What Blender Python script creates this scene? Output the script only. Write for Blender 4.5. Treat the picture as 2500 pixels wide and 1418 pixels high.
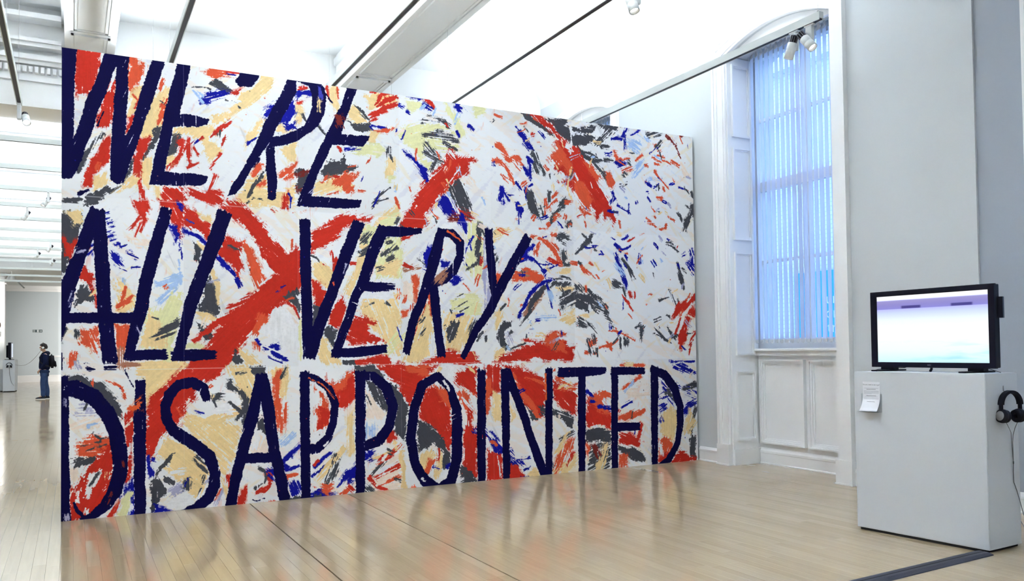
import bpy, bmesh, math, random
import numpy as np
from mathutils import Vector, Matrix, Euler

# ------------------------------------------------------------------ clear
for o in list(bpy.data.objects): bpy.data.objects.remove(o, do_unlink=True)
scene = bpy.context.scene
COLL = scene.collection
random.seed(11)

# ------------------------------------------------------------------ camera
CAM_H = 1.344
YAW, PITCH, ROLL = 0.4923, 0.0263, -0.0125
cam_data = bpy.data.cameras.new('camera'); cam = bpy.data.objects.new('camera', cam_data); COLL.objects.link(cam)
fwd = Vector((math.sin(YAW)*math.cos(PITCH), math.cos(YAW)*math.cos(PITCH), math.sin(PITCH)))
rgt = Vector((math.cos(YAW), -math.sin(YAW), 0)); upv = rgt.cross(fwd)
r_ = rgt*math.cos(ROLL)+upv*math.sin(ROLL); u_ = -rgt*math.sin(ROLL)+upv*math.cos(ROLL)
cam.matrix_world = Matrix(((r_.x,u_.x,-fwd.x,0),(r_.y,u_.y,-fwd.y,0),(r_.z,u_.z,-fwd.z,CAM_H),(0,0,0,1)))
cam_data.sensor_width = 36; cam_data.lens = 2002.2/2500*36
cam_data.shift_y = 90.38/2500
cam_data.clip_end = 300; cam_data.clip_start = .05
scene.camera = cam

# ------------------------------------------------------------------ world, exposure
world = bpy.data.worlds.new('sky'); scene.world = world; world.use_nodes = True
bg = world.node_tree.nodes['Background']; bg.inputs[0].default_value = (.41, .65, 1.0, 1); bg.inputs[1].default_value = 4.3
vs = scene.view_settings
scene.display_settings.display_device = 'sRGB'
vs.view_transform = 'Standard'; vs.look = 'None'; vs.exposure = 0.0; vs.gamma = 1.0; vs.use_curve_mapping = False
scene.cycles.max_bounces = 6; scene.cycles.diffuse_bounces = 4; scene.cycles.glossy_bounces = 3; scene.cycles.transmission_bounces = 4
scene.cycles.transparent_max_bounces = 12; scene.cycles.use_adaptive_sampling = True; scene.cycles.adaptive_threshold = .22; scene.cycles.adaptive_min_samples = 24
scene.cycles.caustics_reflective = False; scene.cycles.caustics_refractive = False; scene.cycles.sample_clamp_indirect = 0
FAR_K = .55
UPLIGHT = 20.5          # watts per metre of the uplighting tracks

# ------------------------------------------------------------------ helpers
def lin(r, g, b):
    f = lambda c: (c/255/12.92) if c <= 10 else ((c/255+.055)/1.055)**2.4
    return (f(r), f(g), f(b), 1)
class MB:
    """collects faces, then becomes one mesh object"""
    def __init__(s): s.v = []; s.f = []; s.sm = []
    def face(s, pts, smooth=False):
        n = len(s.v); s.v += [tuple(p) for p in pts]; s.f.append(tuple(range(n, n+len(pts)))); s.sm.append(smooth)
    def add(s, verts, faces, smooth=False):
        n = len(s.v); s.v += [tuple(p) for p in verts]
        for q in faces: s.f.append(tuple(i+n for i in q)); s.sm.append(smooth)
    def box(s, x0, x1, y0, y1, z0, z1, M=None, bev=0):
        if bev > 0: return s.bbox(x0,x1,y0,y1,z0,z1,bev,M)
        P = [Vector(p) for p in ((x0,y0,z0),(x1,y0,z0),(x1,y1,z0),(x0,y1,z0),(x0,y0,z1),(x1,y0,z1),(x1,y1,z1),(x0,y1,z1))]
        if M: P = [M @ p for p in P]
        s.add(P, ((0,3,2,1),(4,5,6,7),(0,1,5,4),(1,2,6,5),(2,3,7,6),(3,0,4,7)))
    def bbox(s, x0, x1, y0, y1, z0, z1, b, M=None):
        bm = bmesh.new(); bmesh.ops.create_cube(bm, size=1)
        for v in bm.verts: v.co = Vector(((x0+x1)/2+v.co.x*(x1-x0), (y0+y1)/2+v.co.y*(y1-y0), (z0+z1)/2+v.co.z*(z1-z0)))
        bmesh.ops.bevel(bm, geom=bm.edges[:], offset=b, segments=2, affect='EDGES', profile=.5)
        s.bm(bm, M)
    def bm(s, bm, M=None, smooth=False):
        bm.verts.index_update()
        s.add([(M @ v.co) if M else v.co.copy() for v in bm.verts], [[v.index for v in f.verts] for f in bm.faces], smooth); bm.free()
    def prism(s, poly, z0, z1):
        n = len(poly); a = [(x,y,z0) for x,y in poly]; b = [(x,y,z1) for x,y in poly]
        s.add(a+b, [tuple(reversed(range(n))), tuple(range(n,2*n))]+[(i,(i+1)%n,n+(i+1)%n,n+i) for i in range(n)])
    def sweep(s, prof, axis, a, b, org=(0,0,0)):
        """extrude a 2-D profile along X or Y from a to b; profile in the other two axes"""
        n = len(prof)
        if axis == 'Y': A = [(p+org[0], a, q+org[2]) for p,q in prof]; B = [(p+org[0], b, q+org[2]) for p,q in prof]
        else: A = [(a, p+org[1], q+org[2]) for p,q in prof]; B = [(b, p+org[1], q+org[2]) for p,q in prof]
        s.add(A+B, [(i,(i+1)%n,n+(i+1)%n,n+i) for i in range(n)]+[tuple(reversed(range(n))), tuple(range(n,2*n))])
    def tube(s, pts, r, n=8, caps=True):
        pts = [Vector(p) for p in pts]; rs = r if isinstance(r,(list,tuple)) else [r]*len(pts)
        rings = []; prev = None
        for i,p in enumerate(pts):
            t = (pts[min(i+1,len(pts)-1)]-pts[max(i-1,0)]).normalized()
            if prev is None:
                a = t.orthogonal().normalized()
            else:
                a = (prev - t*prev.dot(t)); a = a.normalized() if a.length > 1e-6 else t.orthogonal().normalized()
            prev = a; b = t.cross(a)
            rings.append([p+(a*math.cos(2*math.pi*k/n)+b*math.sin(2*math.pi*k/n))*rs[i] for k in range(n)])
        V = [v for R in rings for v in R]; F = []
        for i in range(len(pts)-1):
            for k in range(n): F.append((i*n+k, i*n+(k+1)%n, (i+1)*n+(k+1)%n, (i+1)*n+k))
        if caps: F += [tuple(reversed(range(n))), tuple(range((len(pts)-1)*n, len(pts)*n))]
        s.add(V, F, n > 6)
    def lathe(s, prof, n=20, M=None, smooth=True):
        V = []; F = []
        for r,z in prof:
            for k in range(n): V.append(Vector((r*math.cos(2*math.pi*k/n), r*math.sin(2*math.pi*k/n), z)))
        if M: V = [M @ v for v in V]
        for i in range(len(prof)-1):
            for k in range(n): F.append((i*n+k, i*n+(k+1)%n, (i+1)*n+(k+1)%n, (i+1)*n+k))
        s.add(V, F, smooth)
    def sphere(s, c, r, M=None, nu=16, nv=10):
        bm = bmesh.new(); bmesh.ops.create_uvsphere(bm, u_segments=nu, v_segments=nv, radius=1)
        rr = r if isinstance(r,(tuple,list)) else (r,r,r)
        for v in bm.verts: v.co = Vector((c[0]+v.co.x*rr[0], c[1]+v.co.y*rr[1], c[2]+v.co.z*rr[2]))
        s.bm(bm, M, True)
    def mesh(s, name):
        me = bpy.data.meshes.new(name); me.from_pydata([tuple(v) for v in s.v], [], s.f)
        me.polygons.foreach_set('use_smooth', s.sm); me.update(); return me
    def build(s, name, m, parent=None, fix=True):
        me = s.mesh(name)
        if fix:
            bm = bmesh.new(); bm.from_mesh(me); bmesh.ops.recalc_face_normals(bm, faces=bm.faces[:]); bm.to_mesh(me); bm.free()
        return link(name, me, m, parent)
def link(name, me, m, parent=None):
    o = bpy.data.objects.new(name, me); COLL.objects.link(o)
    if m is not None: me.materials.append(m) if len(me.materials) == 0 else None
    if parent is not None: o.parent = parent
    return o
def tag(o, label, cat, group=None, kind=None):
    o['label'] = label; o['category'] = cat
    if group: o['group'] = group
    if kind: o['kind'] = kind
    return o
def struct(o, label=None):
    o['kind'] = 'structure'
    if label: o['label'] = label
    return o
def empty(name, loc=(0,0,0), rz=0):
    o = bpy.data.objects.new(name, None); COLL.objects.link(o); o.location = loc; o.rotation_euler = (0,0,rz); o.empty_display_size = .1
    return o
def local(o, parent):
    """o was modelled in world space; hang it under parent without moving it"""
    o.parent = parent
    o.matrix_parent_inverse = Matrix.Translation(parent.location).inverted() if parent.rotation_euler.z == 0 else (Matrix.Translation(parent.location) @ parent.rotation_euler.to_matrix().to_4x4()).inverted()
    return o
def copy_tree(o, parent=None):
    c = o.copy(); COLL.objects.link(c); c.parent = parent
    for ch in o.children: copy_tree(ch, c)
    return c

# ------------------------------------------------------------------ materials
MATS = {}
def mat(name, col, rough=.6, spec=.4, metal=0, noise=0, nscale=8, bump=0, bscale=60, coat=0, trans=None, emit=None, estr=1):
    m = bpy.data.materials.new(name); m.use_nodes = True; nt = m.node_tree; b = nt.nodes['Principled BSDF']
    b.inputs['Base Color'].default_value = col; b.inputs['Roughness'].default_value = rough
    b.inputs['Specular IOR Level'].default_value = spec; b.inputs['Metallic'].default_value = metal
    if coat: b.inputs['Coat Weight'].default_value = coat; b.inputs['Coat Roughness'].default_value = .08
    if emit: b.inputs['Emission Color'].default_value = emit; b.inputs['Emission Strength'].default_value = estr
    tc = nt.nodes.new('ShaderNodeTexCoord')
    n = nt.nodes.new('ShaderNodeTexNoise'); n.inputs['Scale'].default_value = nscale; n.inputs['Detail'].default_value = 1
    nt.links.new(tc.outputs['Object'], n.inputs['Vector'])
    mr = nt.nodes.new('ShaderNodeMapRange'); mr.inputs[3].default_value = 1-max(noise,.004); mr.inputs[4].default_value = 1+max(noise,.004)
    nt.links.new(n.outputs[0], mr.inputs[0])
    mx = nt.nodes.new('ShaderNodeMix'); mx.data_type = 'RGBA'; mx.blend_type = 'MULTIPLY'; mx.inputs[0].default_value = 1
    mx.inputs[6].default_value = col; nt.links.new(mr.outputs[0], mx.inputs[7]); nt.links.new(mx.outputs[2], b.inputs['Base Color'])
    if bump:
        n2 = nt.nodes.new('ShaderNodeTexNoise'); n2.inputs['Scale'].default_value = bscale; n2.inputs['Detail'].default_value = 1
        nt.links.new(tc.outputs['Object'], n2.inputs['Vector'])
        bp = nt.nodes.new('ShaderNodeBump'); bp.inputs['Strength'].default_value = bump; bp.inputs['Distance'].default_value = .01
        nt.links.new(n2.outputs[0], bp.inputs['Height']); nt.links.new(bp.outputs[0], b.inputs['Normal'])
    MATS[name] = m
    return m
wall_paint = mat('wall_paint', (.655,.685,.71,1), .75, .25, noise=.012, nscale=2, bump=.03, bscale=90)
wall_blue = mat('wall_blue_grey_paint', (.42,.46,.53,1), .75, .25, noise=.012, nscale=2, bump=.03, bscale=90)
far_paint = mat('far_wall_paint', (.63,.70,.745,1), .75, .25, noise=.012, nscale=1.5)
white_paint = mat('white_gloss_paint', (.92,.93,.94,1), .35, .4, noise=.01, nscale=3)
ceil_paint = mat('ceiling_paint', (.86,.875,.875,1), .85, .2, noise=.008, nscale=1)
beam_paint = mat('beam_paint', (.93,.935,.93,1), .8, .2, noise=.01, nscale=1)
track_white = mat('track_enamel', (.74,.785,.77,1), .4, .4, noise=.01, nscale=5)
track_slot = mat('track_slot', (.045,.047,.06,1), .5, .4, noise=.05, nscale=20)
lamp_white = mat('lamp_enamel', (.78,.80,.80,1), .35, .5, noise=.01, nscale=12)
fin_grey = mat('heat_sink_metal', (.16,.16,.19,1), .4, .5, metal=.6, noise=.05, nscale=30)
lens_on = mat('lamp_lens', (.9,.9,.88,1), .3, .5, emit=(1,.97,.92,1), estr=9)
wire_mat = mat('steel_wire', (.5,.5,.5,1), .35, .5, metal=.8, noise=.02)
plinth_white = mat('plinth_paint', (.625,.655,.705,1), .55, .3, noise=.015, nscale=3, bump=.02, bscale=40)
dark_base = mat('dark_recess', (.03,.03,.035,1), .8, .2, noise=.1)
tv_black = mat('tv_plastic', (.005,.005,.014,1), .5, .15, noise=.05, nscale=40)
rubber = mat('cable_cover_rubber', (.030,.030,.048,1), .55, .4, noise=.15, nscale=14, bump=.2, bscale=120)
black_foam = mat('headphone_black', (.005,.005,.012,1), .6, .18, noise=.1, nscale=60)
silver = mat('headphone_silver', (.30,.30,.31,1), .4, .5, metal=.5, noise=.05, nscale=30)
cord_grey = mat('cord_grey', (.10,.105,.115,1), .5, .4, noise=.05, nscale=30)
paper = mat('leaflet_paper', (.80,.81,.87,1), .7, .2, noise=.015, nscale=20)
ink = mat('print_ink', (.08,.09,.12,1), .6, .3, noise=.05, nscale=200)
ink_pale = mat('print_ink_pale', (.50,.51,.58,1), .6, .3, noise=.05, nscale=200)
mark_grey = mat('bezel_lettering', (.20,.20,.24,1), .4, .5, noise=.02)
board_white = mat('board_paint', (.74,.75,.76,1), .7, .2, noise=.02, nscale=3)
skin = mat('skin', (.56,.33,.24,1), .55, .4, noise=.06, nscale=14)
hair_m = mat('dark_brown_hair', (.018,.013,.012,1), .6, .3, noise=.3, nscale=60, bump=.4, bscale=140)
hoodie_m = mat('navy_cotton', (.008,.012,.040,1), .9, .1, noise=.2, nscale=30, bump=.2, bscale=120)
jeans_m = mat('blue_denim', (.030,.052,.13,1), .9, .1, noise=.35, nscale=9, bump=.15, bscale=200)
shoe_m = mat('dark_canvas', (.02,.022,.03,1), .8, .2, noise=.2, nscale=40)
sole_m = mat('white_rubber', (.65,.65,.63,1), .6, .3, noise=.05, nscale=40)
pack_m = mat('black_nylon', (.010,.010,.016,1), .7, .3, noise=.25, nscale=30, bump=.3, bscale=90)
white_plastic = mat('white_plastic', (.8,.8,.8,1), .4, .5, noise=.01)
eye_m = mat('dark_eye', (.02,.015,.012,1), .2, .5, noise=.02)
lip_m = mat('lip', (.40,.17,.14,1), .5, .4, noise=.03)
brown_m = mat('brown_wood_ball', (.22,.105,.06,1), .45, .5, noise=.25, nscale=7)
sign_green = mat('sign_green', (.012,.045,.055,1), .45, .4, noise=.03)
sign_white = mat('sign_white', (.72,.78,.80,1), .45, .4, noise=.01)
brick_white = None

def floor_material():
    m = bpy.data.materials.new('maple_strip_floor'); m.use_nodes = True; nt = m.node_tree; N = nt.nodes.new; Lk = nt.links.new
    b = nt.nodes['Principled BSDF']
    geo = N('ShaderNodeNewGeometry'); oi = N('ShaderNodeObjectInfo'); at = N('ShaderNodeAttribute'); at.attribute_name = 'tone'
    sep = N('ShaderNodeSeparateColor'); Lk(oi.outputs['Color'], sep.inputs[0])
    tone = N('ShaderNodeMath'); tone.operation = 'ADD'; Lk(sep.outputs[0], tone.inputs[0]); Lk(at.outputs['Fac'], tone.inputs[1])
    mp = N('ShaderNodeMapping'); mp.inputs['Scale'].default_value = (34, 1.6, 1)
    Lk(geo.outputs['Position'], mp.inputs['Vector'])
    off = N('ShaderNodeVectorMath'); off.operation = 'ADD'; cmb = N('ShaderNodeCombineXYZ'); sc = N('ShaderNodeMath'); sc.operation = 'MULTIPLY'; sc.inputs[1].default_value = 37
    Lk(tone.outputs[0], sc.inputs[0]); Lk(sc.outputs[0], cmb.inputs[2]); Lk(mp.outputs[0], off.inputs[0]); Lk(cmb.outputs[0], off.inputs[1])
    gr = N('ShaderNodeTexNoise'); gr.inputs['Scale'].default_value = 1; gr.inputs['Detail'].default_value = 3; gr.inputs['Distortion'].default_value = .6; Lk(off.outputs[0], gr.inputs['Vector'])
    big = N('ShaderNodeTexNoise'); big.inputs['Scale'].default_value = .55; big.inputs['Detail'].default_value = 3; Lk(geo.outputs['Position'], big.inputs['Vector'])
    # board tone
    r1 = N('ShaderNodeValToRGB'); e = r1.color_ramp.elements
    e[0].position = 0; e[0].color = FLOOR_A; e[1].position = 1; e[1].color = FLOOR_B
    Lk(tone.outputs[0], r1.inputs[0])
    mr = N('ShaderNodeMapRange'); mr.inputs[1].default_value = .3; mr.inputs[2].default_value = .7; mr.inputs[3].default_value = .94; mr.inputs[4].default_value = 1.04; Lk(gr.outputs[0], mr.inputs[0])
    m1 = N('ShaderNodeMix'); m1.data_type = 'RGBA'; m1.blend_type = 'MULTIPLY'; m1.inputs[0].default_value = 1; Lk(r1.outputs[0], m1.inputs[6]); Lk(mr.outputs[0], m1.inputs[7])
    mr2 = N('ShaderNodeMapRange'); mr2.inputs[1].default_value = .3; mr2.inputs[2].default_value = .7; mr2.inputs[3].default_value = .93; mr2.inputs[4].default_value = 1.05; Lk(big.outputs[0], mr2.inputs[0])
    m2 = N('ShaderNodeMix'); m2.data_type = 'RGBA'; m2.blend_type = 'MULTIPLY'; m2.inputs[0].default_value = 1; Lk(m1.outputs[2], m2.inputs[6]); Lk(mr2.outputs[0], m2.inputs[7])
    Lk(m2.outputs[2], b.inputs['Base Color'])
    # scuffed lacquer
    mp3 = N('ShaderNodeMapping'); mp3.inputs['Scale'].default_value = (3, 1.1, 1); Lk(geo.outputs['Position'], mp3.inputs['Vector'])
    sf = N('ShaderNodeTexNoise'); sf.inputs['Scale'].default_value = 1.4; sf.inputs['Detail'].default_value = 3; Lk(mp3.outputs[0], sf.inputs['Vector'])
    mr3 = N('ShaderNodeMapRange'); mr3.inputs[1].default_value = .3; mr3.inputs[2].default_value = .7; mr3.inputs[3].default_value = .085; mr3.inputs[4].default_value = .14; Lk(sf.outputs[0], mr3.inputs[0])
    Lk(mr3.outputs[0], b.inputs['Roughness']); b.inputs['Specular IOR Level'].default_value = 1.0
    bp = N('ShaderNodeBump'); bp.inputs['Strength'].default_value = .03; bp.inputs['Distance'].default_value = .006
    mp4 = N('ShaderNodeMapping'); mp4.inputs['Scale'].default_value = (6, 2.2, 1); Lk(geo.outputs['Position'], mp4.inputs['Vector'])
    wv = N('ShaderNodeTexNoise'); wv.inputs['Scale'].default_value = 1; wv.inputs['Detail'].default_value = 2; Lk(mp4.outputs[0], wv.inputs['Vector'])
    Lk(wv.outputs[0], bp.inputs['Height']); Lk(bp.outputs[0], b.inputs['Normal'])
    return m
FLOOR_A = (.415, .31, .185, 1); FLOOR_B = (.485, .375, .238, 1)
floor_m = floor_material()

def slat_material():
    m = bpy.data.materials.new('blind_fabric'); m.use_nodes = True; nt = m.node_tree; N = nt.nodes.new; Lk = nt.links.new
    b = nt.nodes['Principled BSDF']; out = nt.nodes['Material Output']
    b.inputs['Base Color'].default_value = (.72,.76,.82,1); b.inputs['Roughness'].default_value = .8
    tc = N('ShaderNodeTexCoord'); wv = N('ShaderNodeTexNoise'); wv.inputs['Scale'].default_value = 160; Lk(tc.outputs['Object'], wv.inputs['Vector'])
    mr = N('ShaderNodeMapRange'); mr.inputs[3].default_value = .92; mr.inputs[4].default_value = 1.04; Lk(wv.outputs[0], mr.inputs[0])
    mx = N('ShaderNodeMix'); mx.data_type = 'RGBA'; mx.blend_type = 'MULTIPLY'; mx.inputs[0].default_value = 1; mx.inputs[6].default_value = (.70,.72,.82,1); Lk(mr.outputs[0], mx.inputs[7]); Lk(mx.outputs[2], b.inputs['Base Color'])
    tr = N('ShaderNodeBsdfTranslucent'); tr.inputs[0].default_value = (.80,.80,.92,1)
    ms = N('ShaderNodeMixShader'); ms.inputs[0].default_value = .72; Lk(b.outputs[0], ms.inputs[1]); Lk(tr.outputs[0], ms.inputs[2]); Lk(ms.outputs[0], out.inputs[0])
    return m
slat_m = slat_material()
def glass_material(name, tint, amount):
    m = bpy.data.materials.new(name); m.use_nodes = True; nt = m.node_tree; N = nt.nodes.new; Lk = nt.links.new
    nt.nodes.remove(nt.nodes['Principled BSDF']); out = nt.nodes['Material Output']
    t = N('ShaderNodeBsdfTransparent'); t.inputs[0].default_value = tint; g = N('ShaderNodeBsdfGlossy'); g.inputs['Roughness'].default_value = .02
    lw = N('ShaderNodeLayerWeight'); lw.inputs[0].default_value = .5; pw = N('ShaderNodeMath'); pw.operation = 'POWER'; pw.inputs[1].default_value = 4; Lk(lw.outputs['Facing'], pw.inputs[0]); mu = N('ShaderNodeMath'); mu.operation = 'MULTIPLY_ADD'; mu.inputs[1].default_value = .8*amount; mu.inputs[2].default_value = .04*amount; Lk(pw.outputs[0], mu.inputs[0])
    ms = N('ShaderNodeMixShader'); Lk(mu.outputs[0], ms.inputs[0]); Lk(t.outputs[0], ms.inputs[1]); Lk(g.outputs[0], ms.inputs[2]); Lk(ms.outputs[0], out.inputs[0])
    return m
glass_m = glass_material('window_glass', (.93,.97,1,1), 1.0)
acrylic_m = glass_material('clear_acrylic', (.93,.94,.95,1), .9)
def brick_material():
    m = bpy.data.materials.new('white_painted_brick'); m.use_nodes = True; nt = m.node_tree; N = nt.nodes.new; Lk = nt.links.new
    b = nt.nodes['Principled BSDF']; b.inputs['Roughness'].default_value = .8
    geo = N('ShaderNodeNewGeometry'); sp = N('ShaderNodeSeparateXYZ'); Lk(geo.outputs['Position'], sp.inputs[0]); cb = N('ShaderNodeCombineXYZ'); Lk(sp.outputs[1], cb.inputs[0]); Lk(sp.outputs[2], cb.inputs[1])
    br = N('ShaderNodeTexBrick'); br.inputs['Color1'].default_value = (.80,.83,.84,1); br.inputs['Color2'].default_value = (.74,.78,.80,1); br.inputs['Mortar'].default_value = (.62,.66,.70,1)
    br.inputs['Scale'].default_value = 1; br.inputs['Brick Width'].default_value = .23; br.inputs['Row Height'].default_value = .075; br.inputs['Mortar Size'].default_value = .012
    Lk(cb.outputs[0], br.inputs['Vector']); Lk(br.outputs[0], b.inputs['Base Color']); return m
brick_m = brick_material()
def screen_material():
    m = bpy.data.materials.new('lit_screen'); m.use_nodes = True; nt = m.node_tree; N = nt.nodes.new; Lk = nt.links.new
    b = nt.nodes['Principled BSDF']; b.inputs['Base Color'].default_value = (.01,.01,.015,1); b.inputs['Roughness'].default_value = .25
    tc = N('ShaderNodeTexCoord'); sp = N('ShaderNodeSeparateXYZ'); Lk(tc.outputs['Object'], sp.inputs[0])
    U, V = sp.outputs[1], sp.outputs[2]     # 0..1 across (viewer's left to right), 0..1 up
    ns = N('ShaderNodeTexNoise'); ns.inputs['Scale'].default_value = 1; ns.inputs['Detail'].default_value = 3
    mp = N('ShaderNodeMapping'); mp.inputs['Scale'].default_value = (1, 2.2, 11); Lk(tc.outputs['Object'], mp.inputs['Vector']); Lk(mp.outputs[0], ns.inputs['Vector'])
    rp = N('ShaderNodeValToRGB'); el = rp.color_ramp.elements
    stops = [(0,(.62,.97,1)),(.18,(.86,1,1)),(.45,(1.0,1.0,1)),(.62,(.88,.97,1)),(.74,(.62,.72,1)),(.80,(.50,.52,.98)),(.803,(.26,.25,.68)),(.86,(.27,.25,.62)),(.925,(.33,.30,.62)),(.928,(.45,.47,.85)),(.935,(.48,.5,.9)),(.938,(1,1,1)),(1,(1,1,1))]
    el[0].position = 0; el[0].color = stops[0][1]+(1,); el[1].position = 1; el[1].color = stops[-1][1]+(1,)
    for p,c in stops[1:-1]: k = el.new(p); k.color = c+(1,)
    Lk(V, rp.inputs[0])
    # cyan water smears low on the picture
    low = N('ShaderNodeMapRange'); low.inputs[1].default_value = .42; low.inputs[2].default_value = .05; low.inputs[3].default_value = 0; low.inputs[4].default_value = 1; Lk(V, low.inputs[0])
    ur = N('ShaderNodeMapRange'); ur.inputs[1].default_value = .2; ur.inputs[2].default_value = .9; ur.inputs[3].default_value = .25; ur.inputs[4].default_value = 1; Lk(U, ur.inputs[0])
    nm = N('ShaderNodeMapRange'); nm.inputs[1].default_value = .5; nm.inputs[2].default_value = .72; Lk(ns.outputs[0], nm.inputs[0])
    a = N('ShaderNodeMath'); a.operation = 'MULTIPLY'; Lk(low.outputs[0], a.inputs[0]); Lk(nm.outputs[0], a.inputs[1])
    a2 = N('ShaderNodeMath'); a2.operation = 'MULTIPLY'; Lk(a.outputs[0], a2.inputs[0]); Lk(ur.outputs[0], a2.inputs[1])
    mx = N('ShaderNodeMix'); mx.data_type = 'RGBA'; Lk(a2.outputs[0], mx.inputs[0]); Lk(rp.outputs[0], mx.inputs[6]); mx.inputs[7].default_value = (.36,.80,.92,1)
    # two dark blocks under the band
    def band(v, lo, hi, soft):
        p = N('ShaderNodeMapRange'); p.interpolation_type = 'SMOOTHSTEP'; p.inputs[1].default_value = lo-soft; p.inputs[2].default_value = lo+soft; Lk(v, p.inputs[0])
        q = N('ShaderNodeMapRange'); q.interpolation_type = 'SMOOTHSTEP'; q.inputs[1].default_value = hi-soft; q.inputs[2].default_value = hi+soft; q.inputs[3].default_value = 1; q.inputs[4].default_value = 0; Lk(v, q.inputs[0])
        r = N('ShaderNodeMath'); r.operation = 'MULTIPLY'; Lk(p.outputs[0], r.inputs[0]); Lk(q.outputs[0], r.inputs[1]); return r.outputs[0]
    b1 = band(U, .24, .42, .012); b2 = band(U, .69, .87, .012); bv = band(V, .805, .845, .008)
    s = N('ShaderNodeMath'); s.operation = 'ADD'; Lk(b1, s.inputs[0]); Lk(b2, s.inputs[1]); t = N('ShaderNodeMath'); t.operation = 'MULTIPLY'; Lk(s.outputs[0], t.inputs[0]); Lk(bv, t.inputs[1])
    mx2 = N('ShaderNodeMix'); mx2.data_type = 'RGBA'; Lk(t.outputs[0], mx2.inputs[0]); Lk(mx.outputs[2], mx2.inputs[6]); mx2.inputs[7].default_value = (.06,.05,.26,1)
    Lk(mx2.outputs[2], b.inputs['Emission Color']); b.inputs['Emission Strength'].default_value = 1.05
    return m
screen_m = screen_material()

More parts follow.
